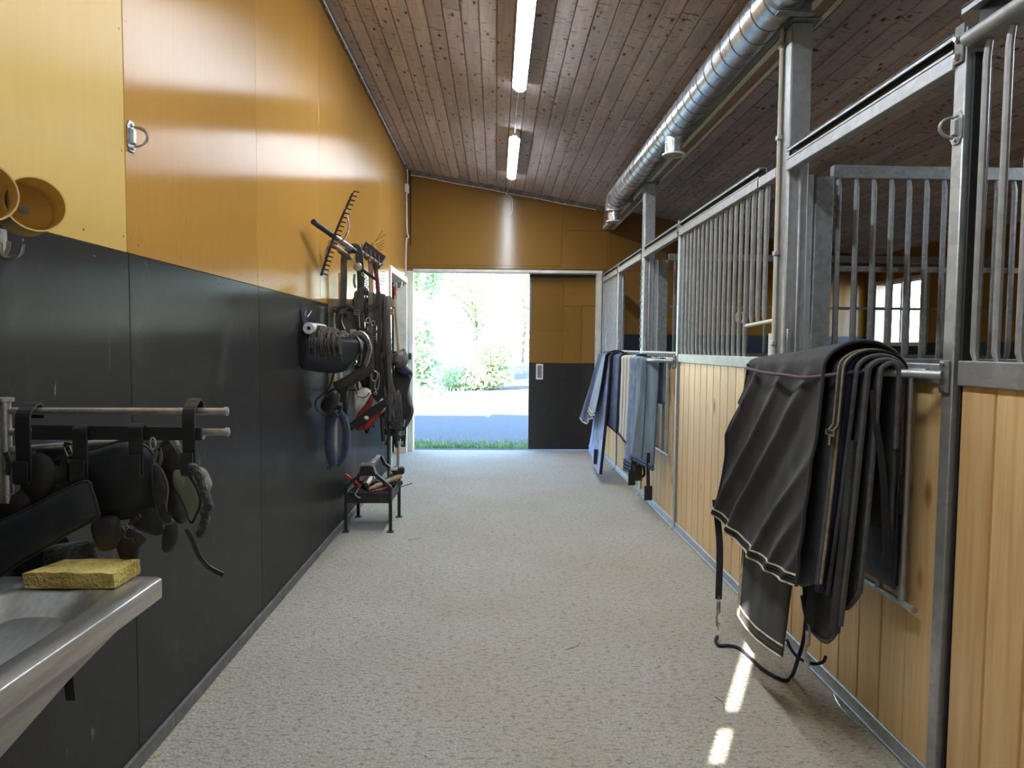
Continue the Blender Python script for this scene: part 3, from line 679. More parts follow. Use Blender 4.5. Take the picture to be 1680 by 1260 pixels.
# roof beam
t = thing('roof_beam', 'brown glulam roof beam with cream edge strips above the stall fronts', 'beam', (1.475, 4.2, 2.955))
bx0, bx1 = 1.405, 1.54
build('glulam', MB().prism([(bx0+0.004, 2.957), (bx1-0.004, 2.957), (bx1-0.004, zc(bx1)), (bx0+0.004, zc(bx0))], YF, YB, 'xz'), M['beam_wood'], t, smooth=False)
build('front_edge_strip', MB().box(bx0-0.004, bx0+0.040, YF, YB, 2.953, 2.959).box(bx0-0.006, bx0+0.0035, YF, YB, 2.953, 3.005), M['white_paint'], t, smooth=False)
build('rear_edge_strip', MB().box(bx1-0.03, bx1+0.004, YF, YB, 2.953, 2.959).box(bx1-0.0035, bx1+0.006, YF, YB, 2.953, 3.00), M['white_paint'], t, smooth=False)
# wiring conduit on the nearer column, and the cable along the beam
cdt = thing('conduit', 'thin cream conduit clipped to the front of the nearer roof column', 'pipe', (XR-0.011, C1Y+0.03, 1.4))
build('pipe', MB().tube([(XR-0.011, C1Y+0.03, 1.36), (XR-0.011, C1Y+0.03, 3.06)], 0.010, 10), M['cream_paint'], cdt)
f = build('clip', MB().box(XR-0.024, XR-0.0005, C1Y+0.012, C1Y+0.048, 1.42, 1.445, 0.003), M['galv'], cdt)
for z in (1.86, 2.42, 2.86): again(f, (0, 0, z-1.42))
tag(build('cable', MB().tube([(bx0-0.012, YF+0.1, 3.10), (bx0-0.012, 3.0, 3.085), (bx0-0.012, 6.0, 3.095), (bx0-0.012, 8.6, 3.08)], 0.006, 6), M['white_plastic']), 'pale cable running along the roof beam behind the duct', 'cable')

# ventilation duct
DXC, DZC, DR = 1.282, 3.01, 0.098
dt = thing('ventilation_duct', 'shiny round spiral ventilation duct under the ceiling beside the beam', 'duct', (DXC, 4.2, DZC-0.3))
yend = 7.42
path = [(DXC, 0.3, DZC), (DXC, yend, DZC)]
build('pipe', MB().tube([(DXC, 0.3, DZC), (DXC, yend, DZC)], DR, 32, caps=False), M['duct'], dt)
el = [(DXC, yend-0.01, DZC)]+[(DXC, yend+0.115*math.sin(a), DZC-0.115*(1-math.cos(a))) for a in [PI/2*k/8 for k in range(1, 9)]]
build('elbow', MB().tube(el, DR+0.002, 28, caps=False), M['duct'], dt)
seam = MB(); pitch = 0.145; N = int((yend-0.3)/pitch)*20
seam.tube([(DXC+(DR+0.0005)*math.cos(2*PI*i/20), 0.3+pitch*i/20, DZC+(DR+0.0005)*math.sin(2*PI*i/20)) for i in range(N)], 0.0034, 5)
build('spiral_seam', seam, M['galv_dark'], dt)
build('sleeve', MB().lathe((DXC, 6.55, DZC), (0, 1, 0), [(0, DR), (0, DR+0.004), (0.02, DR+0.004), (0.02, DR+0.002), (0.30, DR+0.002), (0.30, DR+0.004), (0.32, DR+0.004), (0.32, DR)], 28), M['duct'], dt)
def outlet(y, z0, z1, r, rim):
    o = build('outlet', MB().lathe((DXC, y, z0), (0, 0, -1), [(0, r), (0.04, r), (0.042, r+0.003), (0.055, r+0.003), (0.057, r), (z0-z1, r)], 26), M['duct'], dt)
    build('outlet_rim', MB().lathe((DXC, y, z1+0.012), (0, 0, -1), [(0, r), (0.0, rim), (0.012, rim), (0.014, rim-0.012), (0.008, rim-0.018), (0.008, r-0.012)], 28), M['white_plastic'], o)
    build('outlet_disc', MB().lathe((DXC, y, z1+0.012), (0, 0, -1), [(0, r*0.5), (0.008, r*0.55), (0.012, r*0.4), (0.014, 0)], 22), M['white_plastic'], o)
outlet(5.02, DZC-0.07, 2.80, 0.062, 0.082); outlet(yend+0.115, DZC-0.11, 2.775, 0.068, 0.088)
def bracket(y):
    m = MB(); m.prism([(DXC-0.03, DZC-DR-0.012), (1.404, DZC-DR-0.02), (1.404, DZC-0.02), (1.37, DZC-0.02), (DXC+0.04, DZC-DR-0.002)], y-0.005, y, 'xz'); m.box(DXC-0.04, 1.404, y-0.04, y+0.001, DZC-DR-0.018, DZC-DR-0.011)
    build('bracket', m, M['galv_dark'], dt, smooth=False)
    build('band', MB().lathe((DXC, y-0.03, DZC), (0, 1, 0), [(0, DR), (0, DR+0.003), (0.025, DR+0.003), (0.025, DR)], 28), M['galv'], dt)
for y in (3.12, 5.28, 7.1): bracket(y)

# ceiling lights in a row, and their cables
LX = 0.165
def batten(y0, y1, label, LX=LX, lm='lamp'):
    zt = zc(LX)-0.004; sl = -0.174; zb = zt-0.085
    t = thing('ceiling_light', label, 'ceiling light', (LX, (y0+y1)/2, zb), 'row of fluorescent battens under the ceiling')
    def tl(p): return Vector((p.x, p.y, p.z+sl*(p.x-LX)))
    ys = [(y0, 0.35), (y0+0.012, 0.7), (y0+0.03, 0.92), (y0+0.05, 1), (y1-0.05, 1), (y1-0.03, 0.92), (y1-0.012, 0.7), (y1, 0.35)]
    def body(name, pr, m):
        v = []; k = len(pr)
        for yy, s_ in ys: v += [(LX+a*s_, yy, zt+b+sl*a*s_) for a, b in pr]
        f = [(i*k+q, i*k+(q+1) % k, (i+1)*k+(q+1) % k, (i+1)*k+q) for i in range(len(ys)-1) for q in range(k)]+[tuple(range(k)), tuple(range((len(ys)-1)*k, len(ys)*k))]
        build(name, MB().add(v, f), m, t)
    body('housing', [(-0.053, -0.070), (-0.053, 0), (0.053, 0), (0.053, -0.070), (0.050, -0.070), (0.050, -0.060), (-0.050, -0.060), (-0.050, -0.070)], M['white_plastic'])
    body('diffuser', [(-0.0495, -0.061), (-0.0485, -0.072), (-0.035, -0.081), (0.035, -0.081), (0.0485, -0.072), (0.0495, -0.061)], M[lm])
    c0 = build('clip', MB().box(LX+0.052, LX+0.060, y0+0.4, y0+0.43, zt-0.06, zt-0.025, 0.003), M['steel'], t); again(c0, (0, y1-y0-0.83, 0))
    return t
batten(3.88, 5.42, 'nearer lit fluorescent batten cut by the top edge of the picture')
batten(6.60, 8.20, 'farther lit fluorescent batten near the end wall')
batten(1.0, 2.55, 'lit fluorescent batten above the sink, out of the frame')
batten(2.2, 3.7, 'added fill batten over the nearest stall, unseen, brightening the stalls', 3.45, 'lamp_fill')  # added fill light that lifts the dark stalls, no fixture known here
zl = zc(LX)-0.012
def cable(name, pts, label, r=0.0045, m='white_plastic'): return tag(build(name, MB().tube(cat(pts, 5), r, 6), M[m]), label, 'cable')
cable('lamp_cable', [(LX, 5.40, zl-0.02), (LX+0.003, 5.7, zl), (LX-0.004, 6.05, zl-0.004), (LX, 6.62, zl-0.02)], 'white cable on the ceiling linking the two battens')
zb_ = zc(LX)-0.075
cable('lamp_cable', [(LX, 8.18, zl-0.02), (LX+0.004, 8.55, zl), (LX-0.004, 8.95, zl), (LX-0.03, YB-0.05, zl-0.03), (LX-0.05, YB-0.052, zb_)], 'white cable from the farther batten to the end wall')
cable('cable', [(LX-0.05, YB-0.05, zb_-0.006), (LX+0.02, YB-0.012, zb_-0.03), (LX+0.035, YB-0.012, zb_-0.10), (LX+0.035, YB-0.012, zb_-0.2), (LX+0.025, YB-0.012, zb_-0.26)], 'short loose cable end with hook on the end wall below batten', 0.006)
cx = [XL+0.07+k*0.2 for k in range(13)]
ec = thing('cable_run', 'white cable clipped along the moulding over the end wall', 'cable', (0, YB-0.05, 3.3))
build('cable', MB().tube([(x, YB-0.052, zc(x)-0.068-0.004*math.sin(x*9)) for x in cx], 0.0055, 6), M['white_plastic'], ec)
f = build('clip', MB().box(cx[0]-0.006, cx[0]+0.006, YB-0.062, YB-0.045, zc(cx[0])-0.08, zc(cx[0])-0.056, 0.002), M['white_paint'], ec)
for x in cx[2::2]: again(f, (x-cx[0], 0, zc(x)-zc(cx[0])))
lc = thing('cable_run', 'white cable clipped along the top of the yellow left wall', 'cable', (XL+0.03, 4, 3.65))
yy = [YF+0.05+k*0.3 for k in range(32)]
build('cable', MB().tube([(XL+0.030, y, zc(XL)-0.034+0.003*math.sin(y*7)) for y in yy], 0.006, 6), M['white_plastic'], lc)
f = build('clip', MB().box(XL+0.018, XL+0.038, yy[0]-0.006, yy[0]+0.006, zc(XL)-0.044, zc(XL)-0.026, 0.002), M['white_paint'], lc)
for y in yy[1:]: again(f, (0, y-yy[0], 0))
jb = thing('junction_box', 'small white junction box with a wire, top left corner by end wall', 'junction box', (XL+0.02, 8.95, 3.35))
build('box', MB().box(XL+0.001, XL+0.05, 8.86, 8.94, 3.36, 3.47, 0.006), M['white_plastic'], jb)
build('wire', MB().tube(cat([(XL+0.02, 8.90, 3.36), (XL+0.022, 8.91, 3.0), (XL+0.03, 8.90, 2.86), (XL+0.05, 8.89, 2.80), (XL+0.02, 8.9, 2.76), (XL+0.012, 8.9, 2.5), (XL+0.012, 8.9, 2.28)], 6), 0.009, 8), M['white_plastic'], jb)
build('upper_wire', MB().tube(cat([(XL+0.03, 8.9, 3.47), (XL+0.035, 8.9, 3.56), (XL+0.034, 8.88, 3.655)], 5), 0.007, 8), M['white_plastic'], jb)

# ================================================================== OUTSIDE
gr = MB().box(-40, 40, YB+0.14, 60, -0.3, -0.02)
struct('ground', gr, M['gravel'], smooth=False)
def tufts(name, label, n, region, h, m, seed, wd=0.012):
    r = random.Random(seed); mb = MB()
    for i in range(n):
        x, y = region(r); hh = h*r.uniform(0.5, 1.3); a = r.uniform(0, 2*PI); dx, dy = math.cos(a)*wd*0.5, math.sin(a)*wd*0.5; lx, ly = r.uniform(-0.5, 0.5)*hh, r.uniform(-0.5, 0.5)*hh
        mb.add([(x-dx, y-dy, -0.02), (x+dx, y+dy, -0.02), (x+lx*0.5+dx*0.6, y+ly*0.5+dy*0.6, hh*0.6-0.02), (x+lx, y+ly, hh-0.02)], [(0, 1, 2), (0, 2, 3)])
    o = build(name, mb, M[m], None, smooth=False); o['kind'] = 'stuff'; tag(o, label, 'grass'); return o
tufts('grass_strip', 'thin strip of short green grass just outside the barn door', 3000, lambda r: (r.uniform(-2.2, 1.6), YB+0.42+abs(r.gauss(0, 0.33))), 0.05, 'grass', 4)
tufts('grass_patch', 'patch of green grass at the foot of the left bush', 1800, lambda r: (r.gauss(-3.0, 0.8), r.gauss(19.6, 0.5)), 0.22, 'grass', 5, 0.03)
def foliage(c, rad, n, size, seed, lump=7):
    r = random.Random(seed); mb = MB(); cs = []
    for i in range(lump):
        cs.append((Vector((c[0]+r.uniform(-1, 1)*rad[0]*0.7, c[1]+r.uniform(-1, 1)*rad[1]*0.7, c[2]+r.uniform(-1, 1)*rad[2]*0.75)), r.uniform(0.35, 0.6)))
    for i in range(n):
        q, k = r.choice(cs); d = Vector((r.gauss(0, 1), r.gauss(0, 1), r.gauss(0, 1))).normalized()*(r.random()**0.35)
        p = q+Vector((d.x*rad[0]*k, d.y*rad[1]*k, d.z*rad[2]*k)); s_ = size*r.uniform(0.6, 1.4)
        a = Vector((r.gauss(0, 1), r.gauss(0, 1), r.gauss(0, 0.6))).normalized(); b = a.orthogonal().normalized()
        b = (b*math.cos(r.uniform(0, 6))+a.cross(b)*math.sin(r.uniform(0, 6))).normalized()
        mb.add([p-a*s_*0.5, p+b*s_*0.28, p+a*s_*0.55, p-b*s_*0.28], [(0, 1, 2, 3)])
    return mb
def tree(x, y, h, rad, label, seed, m='leaf', n=5200, trunk=0.09, low=0.35):
    t = thing('tree', label, 'tree', (x, y, -0.02), 'trees beyond the yard'); r = random.Random(seed)
    pts = [(x+r.uniform(-0.1, 0.1)*k, y, -0.02+h*0.9*k/6) for k in range(7)]
    tr = MB().tube(cat(pts, 3), trunk, 8, scale=[1-0.8*i/18 for i in range(19)])
    for k in range(7):
        z = h*(low+0.5*k/7); a = r.uniform(0, 6.28); p0 = Vector((x, y, z)); p1 = p0+Vector((math.cos(a)*rad*0.8, math.sin(a)*rad*0.8, h*0.1))
        tr.tube([p0, (p0+p1)/2+Vector((0, 0, 0.1)), p1], trunk*0.35, 5, scale=[1, 0.7, 0.3])
    build('trunk', tr, M['bark'], t)
    f = build('foliage', foliage((x, y, h*(low+1)/2), (rad, rad*0.8, h*(1-low)/2), n, 0.20, seed+50, 12), M[m], t, smooth=False); f['kind'] = 'stuff'
    return t
tree(-3.3, 24.2, 7.0, 1.7, 'slim pale tree behind the bush, left side of the doorway view', 11, 'leaf_dark', 6500, low=0.25)
tree(-0.9, 28.6, 8.5, 2.2, 'tall leafy tree left of the middle of the doorway view', 12, 'leaf', 6500, low=0.2)
tree(1.3, 24.8, 7.6, 1.8, 'sunlit leafy tree right of the middle of the doorway view', 13, 'leaf', 6000, low=0.25)
tree(3.4, 29.4, 8.2, 2.2, 'leafy tree at the right edge of the doorway view, beside the leaf', 14, 'leaf_dark', 5200, low=0.2)
tree(-6.0, 30.5, 9.5, 2.5, 'big tree farthest left beyond the yard', 15, 'leaf')
tree(7.4, 30.5, 9.5, 2.7, 'big tree farthest right beyond the yard', 16, 'leaf')
tree(1.4, 36.5, 10.5, 3.2, 'tallest tree far back behind the sunlit ones', 17, 'leaf', 8000, low=0.12)
tree(-3.6, 38.5, 10.5, 3.4, 'tall tree far back behind the slim pale one', 18, 'leaf', 8000, low=0.12)
def bush(x, y, rx, rz, label, seed, m='leaf_dark', n=5000):
    t = thing('bush', label, 'bush', (x, y, -0.02), 'bushes along the yard'); st = MB(); r = random.Random(seed)
    for k in range(14):
        a = r.uniform(0, 6.28); st.tube([(x+0.1*math.cos(a), y+0.1*math.sin(a), -0.02), (x+rx*0.4*math.cos(a), y+rx*0.4*math.sin(a), rz), (x+rx*0.7*math.cos(a), y+rx*0.6*math.sin(a), rz*1.7)], 0.022, 5, scale=[1, 0.7, 0.3])
    build('stems', st, M['bark'], t)
    f = build('foliage', foliage((x, y, rz), (rx, rx*0.7, rz), n, 0.16, seed+9, 10), M[m], t, smooth=False); f['kind'] = 'stuff'
bush(-3.1, 21, 1.25, 1.45, 'green bush with pale stems at the left of the doorway view', 31)
bush(-0.5, 22.6, 1.3, 0.95, 'low sunlit bush in the middle of the doorway view', 32, 'leaf', 4200)
bush(2.5, 21.8, 1.2, 0.95, 'low green bush at the right of the doorway view', 33, 'leaf_dark', 3600)
bush(5.6, 23.5, 1.6, 1.3, 'low bush hidden partly by the sliding door leaf', 34, 'leaf', 3000)
bush(-6.4, 23, 1.6, 1.3, 'low bush farthest left outside the barn', 35, 'leaf', 3000)
# ================================================================== THINGS ON THE LEFT WALL
def cushion(pts, th, depth=(0, 1, 0), inset=0.82, rows=2):
    """rounded pad from an outline (world points) swollen along 'depth'"""
    P = cat(pts, 4, True); n = len(P); c = sum(P, Vector())/n; d = Vector(depth).normalized(); mb = MB(); v = []
    rings = [(1.0, 0.0)]+[(inset, 0.82), (inset*0.6, 1.0)]
    for sgn in (-1, 1):
        b = len(v)
        for k, (s_, h) in enumerate(rings): v += [c+(p-c)*s_+d*(sgn*h*th/2) for p in P]
        v.append(c+d*(sgn*th/2))
    m = len(rings)*n+1; f = []
    for q in (0, 1):
        o = q*m
        for k in range(len(rings)-1):
            for i in range(n): f.append((o+k*n+i, o+k*n+(i+1) % n, o+(k+1)*n+(i+1) % n, o+(k+1)*n+i))
        for i in range(n): f.append((o+(len(rings)-1)*n+i, o+(len(rings)-1)*n+(i+1) % n, o+m-1))
    # weld the two rims
    f2 = []
    for q in f: f2.append(tuple((i-m) if (m <= i < m+n) else i for i in q))
    used = sorted({i for q in f2 for i in q}); mp = {o: k for k, o in enumerate(used)}
    return mb.add([v[i] for i in used], [tuple(mp[i] for i in q) for q in f2])
def rim(pts, r=0.004, n=6): return MB().tube(cat(pts, 4, True), r, n, closed=True)
def ring_pts(c, rx, rz, n=18, tilt=0.0, ax='xz'):
    out = []
    for i in range(n):
        a = 2*PI*i/n; u, w_ = rx*math.cos(a), rz*math.sin(a); u, w_ = u*math.cos(tilt)-w_*math.sin(tilt), u*math.sin(tilt)+w_*math.cos(tilt)
        out.append(Vector(c)+(Vector((u, 0.2*u, w_)) if ax == 'xz' else Vector((0.15*u, u, w_)) if ax == 'yz' else Vector((u, w_, 0))))
    return out
def buckle(c, wd, ht, r=0.0025, parent=None, m='steel', name='buckle', tilt=0.0):
    c = Vector(c); q = []
    for a, b in ((-1, -1), (1, -1), (1, 1), (-1, 1)):
        u, w_ = a*wd/2, b*ht/2; q.append(c+Vector((u*math.cos(tilt)-w_*math.sin(tilt), 0, u*math.sin(tilt)+w_*math.cos(tilt))))
    mb = MB().tube(q, r, 6, closed=True); mb.tube([(q[0]+q[3])/2, (q[1]+q[2])/2], r*0.8, 5)
    return build(name, mb, M[m], parent)

# ---------- sink with a sponge
SX1, SY0, SY1, SZ = -0.782, 0.62, 1.615, 0.85
sk = thing('wash_sink', 'stainless steel wash sink on the left wall under the black harness gear', 'sink', (XL+0.2, 1.1, 0.6))
def rrect(x0, x1, y0, y1, r, n=5):
    o = []
    for cx_, cy_, a0 in ((x1-r, y0+r, -PI/2), (x1-r, y1-r, 0), (x0+r, y1-r, PI/2), (x0+r, y0+r, PI)):
        o += [(cx_+r*math.cos(a0+PI/2*k/n), cy_+r*math.sin(a0+PI/2*k/n)) for k in range(n+1)]
    return o
def loft(loops):
    mb = MB(); v = [p for L in loops for p in L]; n = len(loops[0])
    return mb.add(v, [(i*n+q, i*n+(q+1) % n, (i+1)*n+(q+1) % n, (i+1)*n+q) for i in range(len(loops)-1) for q in range(n)])
def lv(x0, x1, y0, y1, r, z): return [(a, b, z) for a, b in rrect(x0, x1, y0, y1, r)]
x0 = XL+0.005
L = [lv(x0, SX1, SY0, SY1, 0.022, SZ-0.045), lv(x0, SX1, SY0, SY1, 0.022, SZ-0.004), lv(x0+0.004, SX1-0.004, SY0+0.004, SY1-0.004, 0.02, SZ), lv(x0+0.05, SX1-0.062, SY0+0.06, SY1-0.085, 0.10, SZ-0.001), lv(x0+0.058, SX1-0.070, SY0+0.068, SY1-0.093, 0.10, SZ-0.007), lv(x0+0.085, SX1-0.105, SY0+0.13, SY1-0.22, 0.11, SZ-0.10), lv(x0+0.11, SX1-0.14, SY0+0.20, SY1-0.30, 0.10, SZ-0.16)]
rimmb = loft(L); rimmb.f.append(tuple(range(len(rimmb.v)-24, len(rimmb.v)))); build('basin', rimmb, M['stainless'], sk, ang=60)
un = loft([lv(x0+0.01, SX1-0.003, SY0+0.01, SY1-0.14, 0.03, SZ-0.042), lv(x0+0.03, SX1-0.012, SY0+0.05, SY1-0.30, 0.06, SZ-0.08), lv(x0+0.07, SX1-0.06, SY0+0.15, SY1-0.42, 0.08, SZ-0.165), lv(x0+0.12, SX1-0.13, SY0+0.25, SY1-0.52, 0.06, SZ-0.20)])
un.f.append(tuple(range(len(un.v)-24, len(un.v)))); build('basin_underside', un, M['stainless'], sk, ang=60)
build('drain', MB().lathe(((x0+SX1)/2, 0.98, SZ-0.162), (0, 0, 1), [(0, 0.028), (0.004, 0.028), (0.005, 0.018), (0.003, 0.012)], 18), M['steel'], sk)
build('drain_pipe', MB().tube(cat([((x0+SX1)/2, 0.95, SZ-0.19), ((x0+SX1)/2, 0.95, SZ-0.34), ((x0+SX1)/2-0.04, 0.95, SZ-0.40), (XL+0.002, 0.95, SZ-0.40)], 5), 0.022, 12), M['white_plastic'], sk)
build('wall_bracket', MB().box(XL+0.001, XL+0.012, 0.7, 1.5, SZ-0.20, SZ-0.04, 0.002), M['steel'], sk, smooth=False)
tag(build('strap_end', MB().strap(cat([(-1.000, 1.585, 0.708), (-1.000, 1.591, 0.632), (-1.000, 1.599, 0.557)], 4), 0.022, 0.006, up=(0, 1, 0)), M['leather'], None), 'dark strap end hanging down behind the underside of the sink', 'strap')
rs = random.Random(9)
def spf(p):
    k = noise.noise(p*38)*0.0025+noise.noise(p*14+Vector((5, 0, 0)))*0.003
    return Vector((p.x+k, p.y+k*0.8, p.z+k*0.6))
spm = MB(); nx, ny, nz = 22, 12, 5; sx0, sx1, sy0, sy1, sz0, sz1 = -1.054, -0.852, 1.527, 1.628, SZ+0.0012, SZ+0.0365
def skewx(u, v): return lerp(sx0+0.012*v*2.6, sx1+0.004*v, u)
idx = {}
for i in range(nx+1):
    for j in range(ny+1):
        for k in range(nz+1):
            if i in (0, nx) or j in (0, ny) or k in (0, nz):
                idx[(i, j, k)] = len(spm.v); p = Vector((skewx(i/nx, j/ny), lerp(sy0, sy1, j/ny), lerp(sz0, sz1, k/nz))); spm.v.append(tuple(spf(p)) if k else tuple(p))
for a in range(nx):
    for b in range(ny):
        for k in (0, nz): spm.f.append((idx[(a, b, k)], idx[(a+1, b, k)], idx[(a+1, b+1, k)], idx[(a, b+1, k)]))
for a in range(nx):
    for c in range(nz):
        for j in (0, ny): spm.f.append((idx[(a, j, c)], idx[(a+1, j, c)], idx[(a+1, j, c+1)], idx[(a, j, c+1)]))
for b in range(ny):
    for c in range(nz):
        for i in (0, nx): spm.f.append((idx[(i, b, c)], idx[(i, b+1, c)], idx[(i, b+1, c+1)], idx[(i, b, c+1)]))
tag(build('sponge', spm, M['sponge'], None, ang=50), 'flat yellow sponge lying on the far rim of the steel sink', 'sponge')

# ---------- swivel towel rail, hook rack and the gear that hangs on it
RY = 1.64
rk = thing('swivel_rail', 'stainless swivel rail with three arms above the sink', 'towel rail', (XL+0.01, RY, 1.0))
build('wall_post', MB().lathe((XL+0.020, RY, 1.02), (0, 0, 1), [(0, 0.013), (0.02, 0.013), (0.022, 0.011), (0.24, 0.011), (0.242, 0.018), (0.25, 0.018), (0.252, 0.008)], 16).box(XL+0.0005, XL+0.014, RY-0.02, RY+0.02, 1.02, 1.25, 0.003), M['stainless'], rk)
for z, xe, ye, r in ((1.241, -0.645, RY, 0.0085), (1.191, -0.645, RY+0.004, 0.0085), (1.150, -0.74, RY+0.09, 0.0085)):
    a = build('arm', MB().tube([(XL+0.030, RY, z-(0.002 if z > 1.16 else 0.004)), (xe, ye, z+(0 if z > 1.16 else 0.022))], r, 14), M['stainless'], rk)
    build('arm_cap', MB().lathe((xe-0.001, ye, z+(0 if z > 1.16 else 0.022)), (1, 0, 0), [(0, r), (0, 0.011), (0.006, 0.011), (0.008, 0.007)], 14), M['stainless'], a)
hr = thing('hook_rack', 'black strap-iron rack with four broad hooks hung on the swivel rail', 'hook rack', (-0.9, 1.61, 1.07))
hy = 1.608
def hprism(poly, y0, y1, c=0.0): return MB().prism([(p[0], p[2]) for p in poly], y0, y1, 'xz')
build('cross_bar', hprism([(-1.079, 1.608, 1.210), (-0.689, 1.608, 1.205), (-0.689, 1.608, 1.176), (-1.080, 1.608, 1.175)], hy, hy+0.006), M['black_iron'], hr, smooth=False)
def hook(px, zt, zb, over, wd, yoff=0.0):
    yb = hy-0.006+yoff
    if over: pts = [(px, RY+0.014, zt-0.035), (px, RY+0.013, zt-0.012), (px, RY+0.006, zt-0.001), (px, RY-0.006, zt+0.001), (px, RY-0.018, zt-0.006), (px, yb, zt-0.03), (px, yb, zb+0.05), (px, yb-0.002, zb)]
    else: pts = [(px, hy+0.012, zt-0.012), (px, hy+0.011, zt+0.001), (px, hy+0.003, zt+0.005), (px, yb, zt-0.002), (px, yb, zt-0.03), (px, yb-0.001, zb+0.04), (px, yb-0.002, zb)]
    h = build('hook', MB().sweep(cat(pts, 5), [(-wd/2, -0.003), (wd/2, -0.003), (wd/2, 0.003), (-wd/2, 0.003)], sidev=(1, 0, 0)), M['black_iron'], hr, smooth=False)
    # turned-up lip in front
    lp = [(px, yb-0.004, zb), (px, yb-0.012, zb+0.001), (px, yb-0.015, zb+0.012), (px, yb-0.014, zb+0.052)]
    build('hook_lip', MB().sweep(cat(lp, 4), [(-wd/2, -0.0025), (wd/2, -0.0025), (wd/2, 0.0025), (-wd/2, 0.0025)], sidev=(1, 0, 0)), M['black_iron'], h, smooth=False)
hook(-1.095, 1.256, 1.075, True, 0.033); hook(-0.963, 1.203, 1.080, False, 0.032, -0.004); hook(-0.835, 1.207, 1.092, False, 0.031, -0.004); hook(-0.7145, 1.268, 1.097, True, 0.028)
def gear(name, label, c, y, outline, th, m, catg='harness', trim=None):
    o = cushion(outline, th)
    r = build(name, o, M[m], None, ang=70); tag(r, label, catg)
    if trim: build('piping', MB().tube(cat(outline, 4, True), 0.003, 6, closed=True), M[trim], r)
    return r
gear('girth_pad', 'long smooth black girth pad slanting down to the left behind sponge', None, 1.56, [(-1.191, 1.575, 0.956), (-1.079, 1.575, 1.016), (-0.947, 1.575, 1.084), (-0.924, 1.575, 1.062), (-0.912, 1.575, 1.016), (-0.917, 1.575, 0.999), (-0.991, 1.575, 0.956), (-1.083, 1.575, 0.899), (-1.195, 1.575, 0.839)], 0.03, 'pad', trim='leather')
gear('saddle_pad', 'large black rounded saddle pad behind the two middle hooks', None, 1.66, [(-1.041, 1.670, 1.136), (-0.980, 1.670, 1.143), (-0.892, 1.670, 1.167), (-0.834, 1.670, 1.137), (-0.826, 1.670, 1.066), (-0.831, 1.670, 0.996), (-0.896, 1.670, 0.975), (-0.962, 1.670, 0.975), (-1.027, 1.670, 1.020)], 0.06, 'pad', trim='leather')
gear('saddle_pad', 'dark blue saddle blanket edge above the big black pad', None, 1.72, [(-1.136, 1.730, 1.138), (-1.030, 1.730, 1.152), (-0.901, 1.730, 1.168), (-0.860, 1.730, 1.150), (-0.862, 1.730, 1.085), (-1.002, 1.730, 1.053), (-1.122, 1.730, 1.084)], 0.03, 'pad_blue')
gear('saddle_flap', 'black leather saddle flap under the leftmost hook', None, 1.63, [(-1.141, 1.625, 1.120), (-1.110, 1.625, 1.129), (-1.073, 1.625, 1.143), (-1.042, 1.625, 1.117), (-1.049, 1.625, 1.059), (-1.082, 1.625, 1.027), (-1.107, 1.625, 1.042), (-1.131, 1.625, 1.085)], 0.018, 'leather')
gear('felt_pad', 'dusty brown-specked felt pad below the leftmost hook', None, 1.66, [(-1.138, 1.655, 1.068), (-1.093, 1.655, 1.105), (-1.059, 1.655, 1.112), (-1.031, 1.655, 1.074), (-1.020, 1.655, 1.046), (-1.052, 1.655, 1.020), (-1.105, 1.655, 0.990), (-1.149, 1.655, 0.975)], 0.03, 'felt_dirty')
gear('leather_roll', 'bluish black rolled leather piece right of the leftmost hook', None, 1.69, [(-1.108, 1.680, 1.159), (-1.050, 1.680, 1.162), (-1.047, 1.680, 1.141), (-1.066, 1.680, 1.117), (-1.106, 1.680, 1.120)], 0.05, 'pad_blue')
gear('harness_pad', 'black padded harness end low at the left edge above sponge', None, 1.63, [(-1.246, 1.650, 0.979), (-1.158, 1.650, 1.036), (-1.123, 1.650, 1.054), (-1.102, 1.650, 1.009), (-1.160, 1.650, 0.980), (-1.248, 1.650, 0.926)], 0.04, 'leather')
gear('harness_pad', 'dark brown-black pad behind the end of the long girth pad', None, 1.66, [(-1.252, 1.690, 0.832), (-1.161, 1.690, 0.886), (-1.064, 1.690, 0.924), (-1.055, 1.690, 0.870), (-1.133, 1.690, 0.824), (-1.223, 1.690, 0.801)], 0.03, 'pad_blue')
gear('fleece_pad', 'fluffy black fleece pad just above the yellow sponge', None, 1.63, [(-1.084, 1.650, 0.905), (-1.032, 1.650, 0.920), (-0.971, 1.650, 0.926), (-0.963, 1.650, 0.900), (-0.958, 1.650, 0.852), (-1.019, 1.650, 0.846), (-1.083, 1.650, 0.849)], 0.04, 'fleece_black')
gear('girth_end', 'ribbed black girth end left of the brass buckle', None, 1.62, [(-0.961, 1.630, 0.978), (-0.903, 1.630, 0.991), (-0.892, 1.630, 0.956), (-0.899, 1.630, 0.919), (-0.922, 1.630, 0.906), (-0.948, 1.630, 0.914)], 0.03, 'leather')
gear('strap_flap', 'black leather flap hanging in a point above sponge right end', None, 1.64, [(-0.924, 1.660, 0.933), (-0.897, 1.660, 0.954), (-0.848, 1.660, 0.927), (-0.866, 1.660, 0.900), (-0.870, 1.660, 0.850), (-0.902, 1.660, 0.845), (-0.913, 1.660, 0.880)], 0.014, 'leather')
gear('saddle_flap', 'round-cornered black flap hanging under the third hook', None, 1.62, [(-0.869, 1.630, 0.985), (-0.816, 1.630, 1.012), (-0.792, 1.630, 0.962), (-0.801, 1.630, 0.944), (-0.826, 1.630, 0.947), (-0.858, 1.630, 0.962)], 0.012, 'pad')
